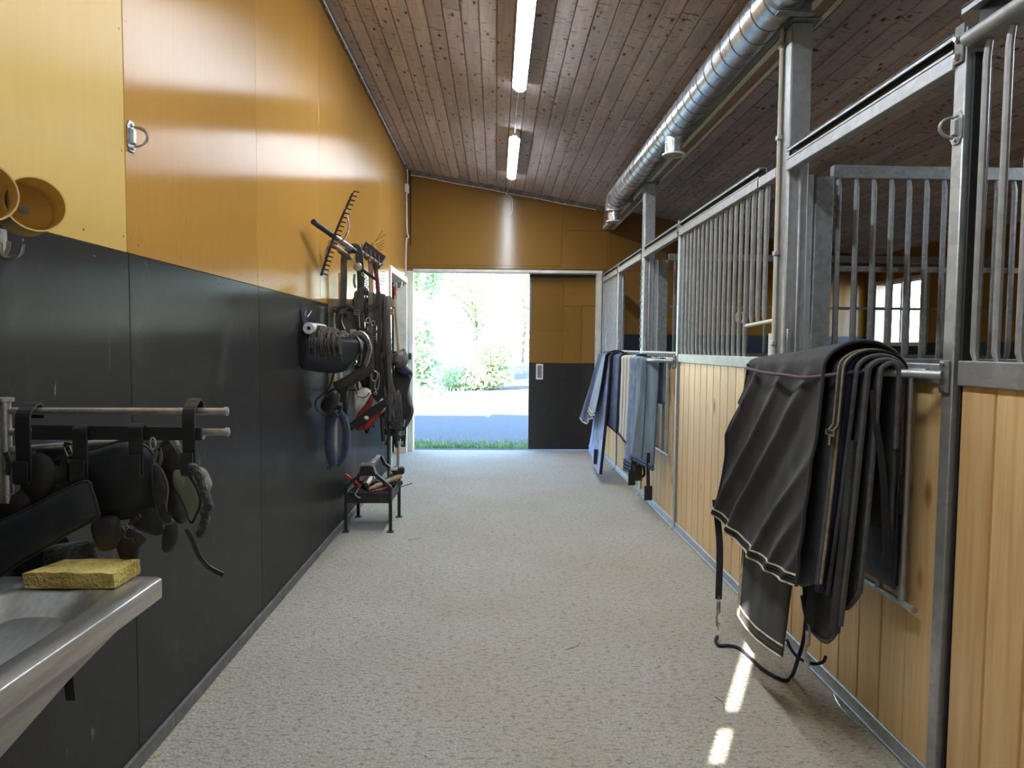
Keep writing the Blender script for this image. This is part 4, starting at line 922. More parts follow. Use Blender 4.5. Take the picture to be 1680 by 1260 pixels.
o = gear('stirrup_guard', 'narrow oval leather guard with stitched edge right of third hook', None, 1.6, [(-0.798, 1.600, 1.111), (-0.791, 1.600, 1.120), (-0.775, 1.600, 1.100), (-0.765, 1.600, 1.065), (-0.770, 1.600, 1.022), (-0.768, 1.600, 0.996), (-0.754, 1.600, 0.985), (-0.771, 1.600, 0.979), (-0.785, 1.600, 0.996), (-0.797, 1.600, 1.051)], 0.014, 'leather', trim='leather_grey')
o = gear('pad_cover', 'grey-green shiny pad between the dark straps at right', None, 1.59, [(-0.752, 1.600, 1.103), (-0.739, 1.600, 1.111), (-0.717, 1.600, 1.097), (-0.695, 1.600, 1.057), (-0.690, 1.600, 1.028), (-0.700, 1.600, 1.002), (-0.712, 1.600, 0.982), (-0.723, 1.600, 1.014), (-0.739, 1.600, 1.048), (-0.751, 1.600, 1.068)], 0.018, 'lime_pad', trim='dark_lining')
gear('pad_cover', 'second grey-green pad edge showing behind the rightmost hook', None, 1.66, [(-0.727, 1.665, 1.097), (-0.709, 1.665, 1.100), (-0.695, 1.665, 1.073), (-0.691, 1.665, 1.052), (-0.704, 1.665, 1.034), (-0.719, 1.665, 1.043)], 0.03, 'lime_pad')
gear('blinker_cup', 'black cup-shaped leather piece behind the grey-green pad', None, 1.65, [(-0.808, 1.655, 1.161), (-0.765, 1.655, 1.170), (-0.747, 1.655, 1.113), (-0.755, 1.655, 1.054), (-0.745, 1.655, 0.979), (-0.771, 1.655, 0.967), (-0.791, 1.655, 1.009), (-0.804, 1.655, 1.084)], 0.05, 'leather')
gear('tendon_boot', 'black horse boot hanging lowest beneath the rightmost gear', None, 1.62, [(-0.786, 1.630, 0.968), (-0.760, 1.630, 0.974), (-0.756, 1.630, 0.941), (-0.770, 1.630, 0.909), (-0.784, 1.630, 0.900), (-0.794, 1.630, 0.915)], 0.03, 'pad')
fs = tag(build('fleece_strap', MB().tube(cat([(-0.708, 1.585, 1.117), (-0.697, 1.585, 1.114), (-0.686, 1.585, 1.097), (-0.676, 1.585, 1.063), (-0.665, 1.585, 1.026), (-0.674, 1.585, 1.014), (-0.674, 1.585, 0.989), (-0.689, 1.585, 0.954)], 5), 0.0105, 10, scale=[0.6]+[1]*34+[0.8]), M['fleece_black'], None), 'fuzzy black fleece-covered strap curving down at the right end', 'harness')
tag(build('leather_strap', MB().strap(cat([(-0.710, 1.570, 0.975), (-0.696, 1.570, 0.947), (-0.683, 1.570, 0.915), (-0.661, 1.570, 0.887), (-0.628, 1.570, 0.868)], 6), 0.010, 0.003, up=(0, 1, 0), scale=None), M['leather'], None), 'loose thin black strap tail pointing down right over the dark wall', 'strap')
tag(build('leather_strap', MB().strap(cat([(-0.782, 1.600, 1.159), (-0.794, 1.600, 1.134), (-0.791, 1.600, 1.108)], 5), 0.008, 0.003, up=(0, 1, 0)).strap(cat([(-0.782, 1.600, 1.159), (-0.779, 1.600, 1.134), (-0.788, 1.600, 1.105)], 5), 0.007, 0.003, up=(0, 1, 0)), M['leather_grey'], None), 'thin greyed strap looped above the oval leather guard', 'strap')
tag(build('pad_binding', MB().strap(cat([(-0.761, 1.610, 1.179), (-0.747, 1.610, 1.156), (-0.729, 1.610, 1.124)], 4), 0.009, 0.004, up=(0, 1, 0)), M['lime_pad'], None), 'pale green binding strip left of the rightmost hook', 'strap')
tag(build('harness_ring', MB().tube(ring_pts((-0.800, 1.605, 1.168), 0.006, 0.014, 14), 0.0022, 6, closed=True), M['steel'], None), 'small steel ring beside the third hook', 'ring')
bs = thing('buckle_strap', 'short black strap with steel buckle between the two left hooks', 'strap', (-1.008, 1.610, 1.077))
build('strap', MB().strap(cat([(-0.998, 1.610, 1.169), (-1.004, 1.610, 1.142), (-1.010, 1.610, 1.117), (-1.010, 1.610, 1.088)], 4), 0.016, 0.004, up=(0, 1, 0)), M['leather'], bs); buckle((-0.994, 1.605, 1.150), 0.013, 0.022, 0.002, bs, tilt=0.35)
build('quilted_flap', cushion([(-1.011, 1.630, 1.128), (-0.994, 1.630, 1.143), (-0.974, 1.630, 1.117), (-0.978, 1.630, 1.085), (-0.995, 1.630, 1.070), (-1.012, 1.630, 1.096)], 0.02), M['leather'], bs)
build('stud', MB().lathe((-0.994, 1.612, 1.124), (0, -1, 0), [(0, 0.005), (0.006, 0.005), (0.008, 0.002)], 10), M['brass'], bs)
bb2 = thing('buckle_strap', 'dangling black strap with brass buckle above the sponge right end', 'strap', (-0.867, 1.600, 0.935))
build('strap', MB().strap(cat([(-0.830, 1.600, 0.999), (-0.852, 1.600, 0.981), (-0.865, 1.600, 0.967), (-0.871, 1.600, 0.950), (-0.862, 1.600, 0.941), (-0.848, 1.600, 0.941)], 4), 0.008, 0.004, up=(0, 1, 0)), M['leather_brown'], bb2); buckle((-0.863, 1.597, 0.974), 0.012, 0.012, 0.002, bb2, 'brass', tilt=0.5)
tag(build('worn_strap', MB().strap(cat([(-1.134, 1.600, 1.147), (-1.129, 1.600, 1.121), (-1.133, 1.600, 1.093)], 4), 0.012, 0.004, up=(0, 1, 0)), M['felt_dirty'], None), 'short worn strap end at the left edge by the swivel rail post', 'strap')

# ---------- yellow hoops and chrome rings at the left edge
def hoop(c, ax, r, ln, label):
    c = Vector(c); ax = Vector(ax).normalized(); t = thing('saddle_hoop', label, 'hoop', c-Vector((0, 0, r)))
    build('tube', MB().lathe(c, -ax, [(0, r-0.0035), (0, r), (ln, r*0.98), (ln, r*0.98-0.0035)], 36, closed=True), M['hoop'], t, ang=50)
    build('back_disc', MB().lathe(c-ax*ln*0.96, -ax, [(0, 0.001), (0, r*0.96), (0.004, r*0.96)], 30), M['hoop'], t)
    build('wall_arm', MB().tube([c-ax*ln*0.94, Vector((XL+0.003, (c-ax*ln*2.1).y, c.z))], 0.012, 8), M['steel'], t)
    return t
hoop((-1.02, 1.555, 1.708), (0.76, -0.65, 0.05), 0.061, 0.085, 'yellow plastic hoop sticking out from the left wall, right one of the pair')
hoop((-1.052, 1.445, 1.712), (0.80, -0.60, 0.05), 0.063, 0.085, 'brownish yellow hoop cut by the left edge of the picture')
rg = thing('hook_rings', 'pair of chrome hook rings under the yellow hoops at the left edge', 'hook', (-1.112, 1.600, 1.592))
build('ring', MB().tube(cat([(-1.130, 1.600, 1.629), (-1.128, 1.600, 1.601), (-1.109, 1.600, 1.593), (-1.087, 1.600, 1.604), (-1.081, 1.600, 1.626)], 6), 0.0042, 8), M['steel'], rg)
build('ring', MB().tube(cat([(-1.168, 1.630, 1.630), (-1.160, 1.630, 1.607), (-1.146, 1.630, 1.602), (-1.136, 1.630, 1.619), (-1.134, 1.630, 1.636)], 6), 0.0042, 8), M['steel'], rg)
build('wall_plate', MB().box(XL+0.0005, XL+0.01, 1.60, 1.68, 1.60, 1.67, 0.003), M['steel'], rg)

# ---------- moulded saddle holder with horseshoes and a roll
HY = 4.135
sh = thing('saddle_holder', 'black moulded plastic saddle holder on the left wall carrying horseshoes', 'saddle holder', (XL, HY+0.15, 1.2))
prof = [Vector(p) for p in [(-1.199, 4.120, 1.642), (-1.185, 4.120, 1.645), (-1.167, 4.120, 1.598), (-1.157, 4.120, 1.548), (-1.143, 4.120, 1.504), (-1.118, 4.120, 1.465), (-1.071, 4.120, 1.458), (-0.998, 4.120, 1.455), (-0.904, 4.120, 1.452), (-0.839, 4.120, 1.442), (-0.817, 4.120, 1.420), (-0.824, 4.120, 1.372), (-0.854, 4.120, 1.310), (-0.890, 4.120, 1.259), (-0.956, 4.120, 1.236), (-1.072, 4.120, 1.243), (-1.145, 4.120, 1.257), (-1.202, 4.120, 1.300)]]
prof = [Vector((max(p.x, XL+0.001), 0, p.z)) for p in prof]
def sec(off, sc, y): 
    c = Vector((XL, 0, 1.33)); return [(XL+0.001+(p.x-XL)*sc, y, c.z+(p.z-c.z)*sc+off) for p in prof]
m = loft([sec(-0.006, 0.97, HY), sec(0, 1.0, HY+0.010), sec(0.004, 1.0, HY+0.04), sec(0.004, 1.0, HY+0.08), sec(0, 1.0, HY+0.11), sec(-0.006, 0.97, HY+0.12)])
n = len(prof); m.f.append(tuple(range(n))); m.f.append(tuple(range(5*n, 6*n)))
build('body', m, M['black_plastic'], sh, ang=50)
bp = []
build('back_plate', cushion([(XL+0.006, HY+0.0, 1.60), (XL+0.008, HY+0.2, 1.61), (XL+0.008, HY+0.40, 1.57), (XL+0.008, HY+0.44, 1.45), (XL+0.006, HY+0.40, 1.28), (XL+0.006, HY+0.02, 1.26)], 0.012, (1, 0, 0), 0.95), M['black_plastic'], sh)
build('stay', MB().tube([(-1.165, 4.149, 1.542), (-1.165, 4.231, 1.611)], 0.005, 6), M['steel'], sh); build('stay', MB().tube([(-1.165, 4.162, 1.535), (-1.165, 4.355, 1.618)], 0.005, 6), M['steel'], sh)
rl = MB().lathe((-1.115, 4.10, 1.502), (0, 1, 0), [(0, 0.012), (0, 0.033), (0.004, 0.035), (0.33, 0.035), (0.334, 0.033), (0.334, 0.012)], 24, closed=True)
tag(build('paper_roll', rl, M['foam'], None), 'grey white hollow roll lying on top of the black saddle holder', 'roll')
def horseshoe(c, yaw, pitch, s_, label, m='rust', roll=0.0):
    t_ = []; 
    for i in range(25):
        a = math.radians(-62+304*i/24); t_.append(Vector((0, 0.052*math.cos(a)*(1.0 if -10 < math.degrees(a) < 190 else 0.98), 0.058*math.sin(a))))
    # inverted U: legs lengthened downwards
    t_ = [Vector((0, p.y*(0.9 if p.z < 0 else 1), p.z if p.z > 0 else p.z*1.15)) for p in t_]
    R = Matrix.Rotation(yaw, 3, 'Z') @ Matrix.Rotation(pitch, 3, 'Y') @ Matrix.Rotation(roll, 3, 'X')
    pts = [Vector(c)+R @ (p*s_) for p in t_]; mid = R @ Vector((1, 0, 0))
    o = build('horseshoe', MB().sweep(pts, [(-0.0085*s_, -0.0032*s_), (0.0085*s_, -0.0032*s_), (0.0085*s_, 0.0032*s_), (-0.0085*s_, 0.0032*s_)], up=[mid]*len(pts)), M[m], None)
    tag(o, label, 'horseshoe', 'horseshoes on the saddle holder')
    nl = MB()
    for i in (5, 7, 9, 15, 17, 19): nl.lathe(pts[i]-mid*0.004*s_, -mid, [(0, 0.004), (0.004, 0.003)], 6)
    nb = build('nail_heads', nl, M['black_iron'], o); nb['kind'] = 'stuff'
    return o
ylab = ['rusty horseshoe nearest the grey roll on the saddle holder', 'second rusty horseshoe from the grey roll', 'third rusty horseshoe from the grey roll, pale clipped top', 'fourth horseshoe from the grey roll, dark grey', 'fifth horseshoe from the grey roll, dark', 'sixth horseshoe from the grey roll, leaning', 'seventh horseshoe from the grey roll, light thin edge', 'eighth horseshoe standing by itself at the front slope', 'dark horseshoe leaning behind the brightest one', 'largest bright horseshoe at the outer end of the saddle holder']
hs = [(514, 548, 0.10), (520, 549, 0.08), (526, 550, 0.1), (531, 551, 0.1), (536, 552, 0.05), (542, 553, 0.12), (546, 553, 0.12), (561, 556, 0.25)]
hp = [(-1.100, 4.190, 1.425), (-1.078, 4.190, 1.422), (-1.056, 4.190, 1.418), (-1.037, 4.190, 1.415), (-1.015, 4.190, 1.411), (-0.993, 4.190, 1.408), (-0.964, 4.190, 1.404), (-0.920, 4.190, 1.393)]
for k, p in enumerate(hp):
    horseshoe((p[0], 4.196, p[2]-0.006), -0.12-0.10*math.sin(k*2), 0.10-0.03*k, 1.62, ylab[k], 'rust')
q = (-0.866, 4.200, 1.368); horseshoe((q[0], 4.20, q[2]+0.005), 0.75, -0.1, 1.5, ylab[8], 'rust')
q = (-0.823, 4.170, 1.383); horseshoe((q[0], 4.16, q[2]), 0.95, -0.12, 1.65, ylab[9], 'galv', 0.1)

# ---------- timber pegs with the harness pile
pg = thing('peg_bracket', 'timber peg bracket on the left wall, loaded with straps and bridles', 'bracket', (XL, 4.86, 0.5))
build('peg', MB().box(XL+0.03, -0.715, 4.84, 4.89, 1.675, 1.728, 0.004), M['raw_wood_x'], pg, smooth=False)
build('upright', MB().box(XL+0.0005, XL+0.045, 4.83, 4.92, 0.64, 1.73, 0.004), M['raw_wood_z'], pg, smooth=False)
pg2 = thing('peg_bracket', 'second timber peg bracket hidden behind the harness pile', 'bracket', (XL, 5.72, 0.5))
build('peg', MB().box(XL+0.03, -0.85, 5.70, 5.75, 1.66, 1.71, 0.004), M['raw_wood_x'], pg2, smooth=False)
build('upright', MB().box(XL+0.0005, XL+0.045, 5.69, 5.78, 0.9, 1.72, 0.004), M['raw_wood_z'], pg2, smooth=False)
# bow rake
rkT = thing('bow_rake', 'long-toothed black bow rake standing head up above the harness pile', 'rake', (-1.005, 4.400, 1.969))
b0, b1 = Vector((-0.923, 4.440, 2.368)), Vector((-1.114, 4.400, 1.845))
build('tine_bar', MB().tube([b0+(b1-b0)*k/8+Vector((-0.012*math.sin(PI*k/8), 0, 0)) for k in range(9)], 0.008, 8), M['black_iron'], rkT)
f = None
for k in range(20):
    p = b0+(b1-b0)*(k/19)+Vector((-0.012*math.sin(PI*k/19), 0, 0))
    if f is None: p00 = p; f = build('tine', MB().tube(cat([p, p+Vector((0.012, -0.01, 0.010)), p+Vector((0.020, -0.03, 0.010)), p+Vector((0.052, -0.055, -0.002))], 3), 0.0042, 6), M['black_iron'], rkT)
    else: again(f, p-p00)
build('handle', MB().cyl((-1.108, 4.200, 2.146), (-0.983, 4.800, 2.055), 0.0175, 14), M['black_iron'], rkT)
build('ferrule', MB().cyl((-1.048, 4.470, 2.102), (-0.995, 4.720, 2.065), 0.0195, 14), M['steel'], rkT)
build('bow', MB().tube(cat([(-0.968, 4.430, 2.281), (-0.945, 4.430, 2.159), (-0.984, 4.430, 2.073), (-1.070, 4.430, 2.042), (-1.097, 4.430, 1.952)], 6), 0.006, 6), M['steel'], rkT)
mf = thing('fork_handle', 'worn wooden tool handle poking out below the bow rake', 'tool', (-1.153, 5.050, 2.088))
build('handle', MB().cyl((-1.111, 4.620, 2.089), (-1.017, 4.840, 2.010), 0.016, 12), M['raw_wood_x'], mf); build('ferrule', MB().cyl((-1.074, 4.720, 2.051), (-1.027, 4.810, 2.010), 0.018, 12), M['galv_dark'], mf)
# broom head and hand tool with a steel back
br = thing('broom', 'dark broad broom head tilted beside the red rope', 'broom', (-1.010, 5.660, 2.076))
P = [Vector(p) for p in [(-1.069, 5.660, 2.253), (-0.906, 5.660, 2.131), (-0.941, 5.660, 2.076), (-1.104, 5.660, 2.193)]]
build('block', MB().add(P+[p+Vector((0, 0.06, 0)) for p in P], [(0, 1, 2, 3), (7, 6, 5, 4), (0, 4, 5, 1), (1, 5, 6, 2), (2, 6, 7, 3), (3, 7, 4, 0)]), M['black_iron'], br, smooth=False)
bm_ = MB(); rs = random.Random(2)
for k in range(120):
    u = rs.random(); p = P[3].lerp(P[2], u)+Vector((0, rs.uniform(0.005, 0.055), 0)); bm_.tube([p, p+Vector((-0.03+rs.uniform(-0.01, 0.01), 0, -0.045))], 0.0016, 4)
x_ = build('bristles', bm_, M['fleece_black'], br); x_['kind'] = 'stuff'
build('shaft', MB().cyl((-1.025, 5.685, 2.113), (-1.023, 5.685, 1.034), 0.013, 10), M['raw_wood_z'], br)
hk = thing('hand_rake', 'short steel hand rake with curved prongs left of broom', 'rake', (-1.082, 5.620, 2.109))
build('back', MB().cyl((-1.111, 5.620, 2.178), (-0.944, 5.620, 2.062), 0.012, 10), M['steel'], hk); f = None
for k in range(5):
    u = k/4; c0 = Vector((-1.101, 5.620, 2.173)).lerp(Vector((-0.964, 5.620, 2.076)), u)
    if f is None: c00 = c0; f = build('prong', MB().tube(cat([c0+Vector((0.008, -0.005, 0.055)), c0+Vector((0.012, -0.012, 0.02)), c0+Vector((0.0, -0.02, -0.012)), c0+Vector((-0.025, -0.018, -0.03))], 4), 0.0055, 7), M['black_iron'], hk)
    else: again(f, c0-c00)
build('grip', MB().cyl((-1.042, 5.670, 2.116), (-1.019, 5.620, 1.636), 0.012, 10), M['raw_wood_z'], hk)
# wire leaf rake
lr = thing('leaf_rake', 'thin wire leaf rake fanned out against the yellow wall', 'rake', (-1.036, 6.100, 1.926))
for k, (a, b) in enumerate(zip([(-1.067, 6.100, 2.320), (-1.078, 6.100, 2.315), (-1.062, 6.100, 2.288), (-1.056, 6.100, 2.272), (-1.046, 6.100, 2.262), (-1.041, 6.100, 2.246), (-1.035, 6.100, 2.129), (-1.030, 6.100, 2.102), (-1.025, 6.100, 2.081), (-1.025, 6.100, 2.054), (-1.030, 6.100, 2.027), (-1.036, 6.100, 2.000), (-1.036, 6.100, 1.974), (-1.036, 6.100, 1.947)], [(-1.003, 6.100, 2.416), (-0.971, 6.100, 2.385), (-0.992, 6.100, 2.332), (-0.992, 6.100, 2.305), (-0.998, 6.100, 2.278), (-1.003, 6.100, 2.252), (-0.998, 6.100, 2.134), (-0.993, 6.100, 2.113), (-0.993, 6.100, 2.086), (-0.987, 6.100, 2.054), (-0.987, 6.100, 2.028), (-0.982, 6.100, 1.996), (-0.982, 6.100, 1.969), (-0.982, 6.100, 1.942)])):
    build('tine', MB().tube([a, b, Vector(b)+Vector((0.004, -0.012, -0.006))], 0.0022, 5), M['black_iron'], lr)
build('spine', MB().tube(cat([(-1.097, 6.120, 2.312), (-1.066, 6.120, 2.141), (-1.045, 6.120, 1.927), (-1.008, 6.120, 1.442), (-0.977, 6.120, 0.898)], 5), 0.010, 8), M['raw_wood_z'], lr)
for (y_, z_, xo_, lab) in ((6.12, 1.62, 0.10, 'small wall peg that holds the wire leaf rake'), (6.86, 1.335, 0.22, 'wall peg under the collar of the dark jacket'), (5.28, 1.06, 0.34, 'wall peg that carries the hay net')):
    t_ = thing('wall_peg', lab, 'peg', (XL, y_, z_-0.03)); build('pin', MB().tube([(XL+0.001, y_, z_), (XL+xo_, y_, z_+0.004), (XL+xo_+0.012, y_, z_+0.03)], 0.010, 8), M['black_iron'], t_); build('base', MB().lathe((XL+0.0008, y_, z_), (1, 0, 0), [(0, 0.028), (0.005, 0.028), (0.007, 0.012)], 14), M['black_iron'], t_)
# poles
pl_ = thing('wooden_pole', 'long wooden tool handle with red tape leaning by the side doorway', 'tool', (-1.139, 7.978, 0.000))
build('handle', MB().tube([(-1.175, 7.950, 2.031), (-1.120, 7.900, 1.351), (-1.139, 7.978, 0.000)], 0.018, 10), M['raw_wood_z'], pl_); build('tape', MB().tube([(-1.175, 7.950, 2.087), (-1.168, 7.950, 1.933)], 0.022, 10), M['red_cloth'], pl_)
build('hook_end', MB().tube(cat([(-1.182, 7.950, 2.073), (-1.182, 7.950, 2.122), (-1.154, 7.950, 2.115), (-1.147, 7.950, 2.059)], 5), 0.008, 7), M['galv'], pl_)
pl3 = thing('wooden_pole', 'dark short wooden shaft hanging under the red boot', 'tool', (-0.833, 5.050, 0.691))
build('handle', MB().tube([(-0.867, 5.100, 1.254), (-0.853, 5.090, 0.936), (-0.832, 5.070, 0.693)], 0.0145, 10), M['leather_brown'], pl3)
tag(build('steel_pole', MB().tube([(-1.140, 7.400, 1.844), (-1.135, 7.400, 0.925), (-1.140, 7.424, 0.003)], 0.013, 8), M['dirty_white'], None), 'pale pole standing behind the farrier stand', 'pole')
tag(build('steel_pole', MB().tube([(-1.109, 7.000, 1.696), (-1.098, 7.000, 0.951), (-1.128, 7.181, 0.003)], 0.012, 8), M['black_iron'], None), 'dark pole standing beside the pale pole behind the stand', 'pole')
tag(build('white_stick', MB().tube([(-1.130, 5.000, 1.924), (-1.129, 5.000, 1.166)], 0.013, 8), M['cream_paint'], None), 'cream stick standing behind the timber peg', 'pole')
# door hook in the side doorway, switch on the white lining
tag(build('coat_hook', MB().tube(cat([(-1.176, 8.000, 2.098), (-1.161, 8.000, 2.063), (-1.119, 8.000, 2.064), (-1.098, 8.000, 2.106), (-1.098, 8.000, 2.148)], 6), 0.010, 8), M['white_paint'], None), 'white curved hook under the head of the side doorway', 'hook')
sw = thing('light_switch', 'white switch plate with black knob on the pale door lining', 'switch', (-1.13, YB-0.015, 1.2))
build('plate', MB().box(-1.155, -1.105, YB-0.022, YB-0.0125, 1.30, 1.42, 0.006), M['white_plastic'], sw); build('knob', MB().box(-1.15, -1.112, YB-0.055, YB-0.022, 1.225, 1.31, 0.006), M['black_plastic'], sw)

# straps, bridles and pads on the pegs ---------------------------------------------------------------
def band(name, label, pts, wd, m, catg='strap', th=0.005, smooth_n=6, up=(0, 1, 0), extra=None, closed=False):
    o = build(name, MB().strap(cat(pts, smooth_n, closed), wd, th, up=up, closed=closed), M[m], None); tag(o, label, catg); return o
band('harness_strap', 'broad greyed leather strap arching over at the left of the pile', [(-0.991, 4.800, 2.064), (-1.033, 4.800, 2.055), (-1.055, 4.800, 2.000), (-1.059, 4.800, 1.874), (-1.064, 4.800, 1.727), (-1.065, 4.800, 1.621)], 0.046, 'leather_grey', th=0.012)
band('harness_strap', 'broad black strap hanging over the top beside the silver disc', [(-1.025, 4.880, 2.087), (-0.991, 4.880, 2.092), (-0.969, 4.880, 2.054), (-0.961, 4.880, 1.964), (-0.957, 4.880, 1.819), (-0.966, 4.880, 1.690)], 0.05, 'leather', th=0.012)
band('harness_strap', 'black strap slanting from the silver disc down to the right', [(-0.954, 4.820, 1.941), (-0.895, 4.820, 1.899), (-0.844, 4.820, 1.866)], 0.022, 'black_iron')
ds = thing('silver_disc', 'round tarnished silver disc hanging in the middle of straps', 'rosette', (-0.952, 4.750, 1.908))
build('disc', MB().lathe((-0.954, 4.760, 1.942), (0.1, -1, 0), [(0, 0.001), (0.0, 0.029), (0.006, 0.030), (0.010, 0.026), (0.012, 0.0)], 24), M['brass'], ds)
build('hanger', MB().strap(cat([(-0.964, 4.770, 2.026), (-0.960, 4.770, 1.976), (-0.956, 4.770, 1.914)], 3), 0.02, 0.004, up=(0, 1, 0)), M['leather'], ds)
bit = thing('snaffle_bit', 'steel bit with chain links below the silver disc', 'bit', (-0.897, 4.740, 1.807))
for k, p in enumerate([(-0.917, 4.740, 1.890), (-0.901, 4.740, 1.874), (-0.892, 4.740, 1.853), (-0.897, 4.740, 1.828), (-0.888, 4.740, 1.803)]): build('link', MB().tube(ring_pts(p, 0.008, 0.011, 12, 0.5*k), 0.003, 6, closed=True), M['steel'], bit)
build('cheek', MB().tube(cat([(-0.971, 4.740, 1.890), (-0.976, 4.740, 1.840), (-0.967, 4.740, 1.798)], 4), 0.008, 8), M['leather_grey'], bit)
rp = thing('red_rope', 'dark red braided rope hanging between broom and leaf rake', 'rope', (-0.986, 5.685, 1.740))
for s_ in (-1, 1): build('strand', MB().tube([Vector(p)+Vector((0.007*math.cos(k*1.1+(PI if s_ > 0 else 0)), 0.007*math.sin(k*1.1+(PI if s_ > 0 else 0)), 0)) for k, p in enumerate(cat([(-1.005, 5.685, 2.079), (-0.990, 5.685, 1.999), (-0.980, 5.685, 1.915), (-0.971, 5.685, 1.790), (-0.966, 5.685, 1.710)], 10))], 0.0125, 7), M['red_rope'], rp)
st = thing('hook_rod', 'bent steel rod hooked over the timber peg', 'hook', (-1.065, 4.800, 1.537))
build('rod', MB().tube(cat([(-1.047, 4.800, 1.744), (-1.056, 4.800, 1.693), (-1.069, 4.800, 1.621), (-1.074, 4.800, 1.566), (-1.053, 4.800, 1.516)], 5), 0.0055, 8), M['steel'], st)
# blinker bridle hanging under the peg
bb3 = thing('blinker_bridle', 'grey leather blinker bridle hanging under the timber peg', 'bridle', (-1.044, 4.800, 1.494))
build('blinker', cushion([(-1.120, 4.840, 1.635), (-1.061, 4.840, 1.662), (-1.001, 4.840, 1.637), (-0.976, 4.840, 1.517), (-1.028, 4.840, 1.483), (-1.104, 4.840, 1.491), (-1.129, 4.840, 1.559)], 0.03), M['leather_grey'], bb3)
build('crown_roll', MB().tube(cat([(-1.124, 4.800, 1.633), (-1.094, 4.800, 1.663), (-1.044, 4.800, 1.676), (-1.001, 4.800, 1.660), (-0.985, 4.800, 1.635)], 5), 0.014, 10), M['leather'], bb3)
build('front_loop', MB().strap(cat([(-1.076, 4.790, 1.540), (-1.084, 4.790, 1.599), (-1.050, 4.790, 1.625), (-1.004, 4.790, 1.604), (-1.017, 4.790, 1.575)], 5), 0.008, 0.004, up=(0, 1, 0)), M['leather'], bb3)
buckle((-1.132, 4.780, 1.645), 0.03, 0.032, 0.005, bb3, 'black_iron', tilt=0.5)
build('side_strap', MB().strap(cat([(-1.148, 4.830, 1.635), (-1.153, 4.830, 1.558), (-1.141, 4.830, 1.430)], 4), 0.018, 0.005, up=(0, 1, 0)), M['leather_grey'], bb3); build('side_strap', MB().strap(cat([(-0.982, 4.830, 1.636), (-0.966, 4.830, 1.551), (-0.992, 4.830, 1.449)], 4), 0.016, 0.005, up=(0, 1, 0)), M['leather_brown'], bb3)
# dense curtain of reins and bridles
rs = random.Random(21)
names = ['bridle_strap', 'rein', 'bridle_strap', 'rein']
desc = ['leftmost narrow black rein in the dense bundle under the peg', 'second narrow black strap in the bundle under the peg', 'third narrow strap of the bundle, slightly brown', 'fourth narrow strap of the bundle, thin', 'fifth narrow strap of the bundle, in its middle', 'sixth narrow strap of the bundle, greyish', 'seventh narrow strap of the bundle, black', 'eighth narrow strap of the bundle, brownish', 'ninth narrow strap of the bundle, thin black', 'tenth narrow strap of the bundle beside the thick roll', 'eleventh strap of the bundle, right of the thick roll', 'rightmost strap of the bundle beside the chains']
tops = [Vector(p) for p in [(-0.971, 4.820, 1.763), (-0.950, 4.820, 1.780), (-0.929, 4.820, 1.789), (-0.908, 4.820, 1.772), (-0.887, 4.820, 1.755), (-0.870, 4.820, 1.747), (-0.848, 4.820, 1.739), (-0.827, 4.820, 1.735), (-0.802, 4.820, 1.739), (-0.785, 4.820, 1.731), (-0.768, 4.820, 1.723), (-0.751, 4.820, 1.719)]]
bots = [Vector(p) for p in [(-0.955, 4.860, 1.432), (-0.921, 4.860, 1.303), (-0.930, 4.860, 1.122), (-0.887, 4.860, 1.087), (-0.895, 4.860, 1.260), (-0.866, 4.860, 1.000), (-0.848, 4.860, 1.174), (-0.871, 4.860, 0.870), (-0.810, 4.860, 1.044), (-0.784, 4.860, 0.827), (-0.758, 4.860, 1.088), (-0.732, 4.860, 0.871)]]
mids = [Vector(p) for p in [(-0.955, 4.780, 1.600), (-0.930, 4.780, 1.537), (-0.922, 4.780, 1.474), (-0.893, 4.780, 1.432), (-0.880, 4.780, 1.495), (-0.859, 4.780, 1.390), (-0.838, 4.780, 1.432), (-0.847, 4.780, 1.305), (-0.813, 4.780, 1.390), (-0.788, 4.780, 1.306), (-0.762, 4.780, 1.391), (-0.737, 4.780, 1.306)]]
for k in range(12):
    y_ = -0.05+0.012*(k % 5); pts = [tops[k]+Vector((0, 0.09, -0.03)), tops[k]+Vector((0, 0.05, 0.012)), tops[k]+Vector((0, y_, -0.01)), mids[k]+Vector((0, y_, 0)), bots[k]+Vector((0, y_, 0))]
    t_ = thing(names[k % 4], desc[k], 'strap', bots[k]); wdt = (0.024, 0.014, 0.026, 0.012, 0.02, 0.028)[k % 6]
    build('strap', MB().strap(cat(pts, 6), wdt, 0.005, up=(0, 1, 0)), M[('leather', 'leather', 'leather_brown', 'leather', 'leather', 'leather_grey')[k % 6]], t_)
    if k % 3 == 0: buckle(mids[k]+Vector((0, y_-0.006, 0.03)), wdt*1.5, 0.03, 0.003, t_)
    build('tongue', MB().strap([bots[k]+Vector((0.002, y_-0.008, 0.09)), bots[k]+Vector((0.008, y_-0.010, 0.0)), bots[k]+Vector((0.01, y_-0.006, -0.05))], wdt*0.7, 0.004, up=(0, 1, 0)), M['leather'], t_)
r2 = random.Random(4)
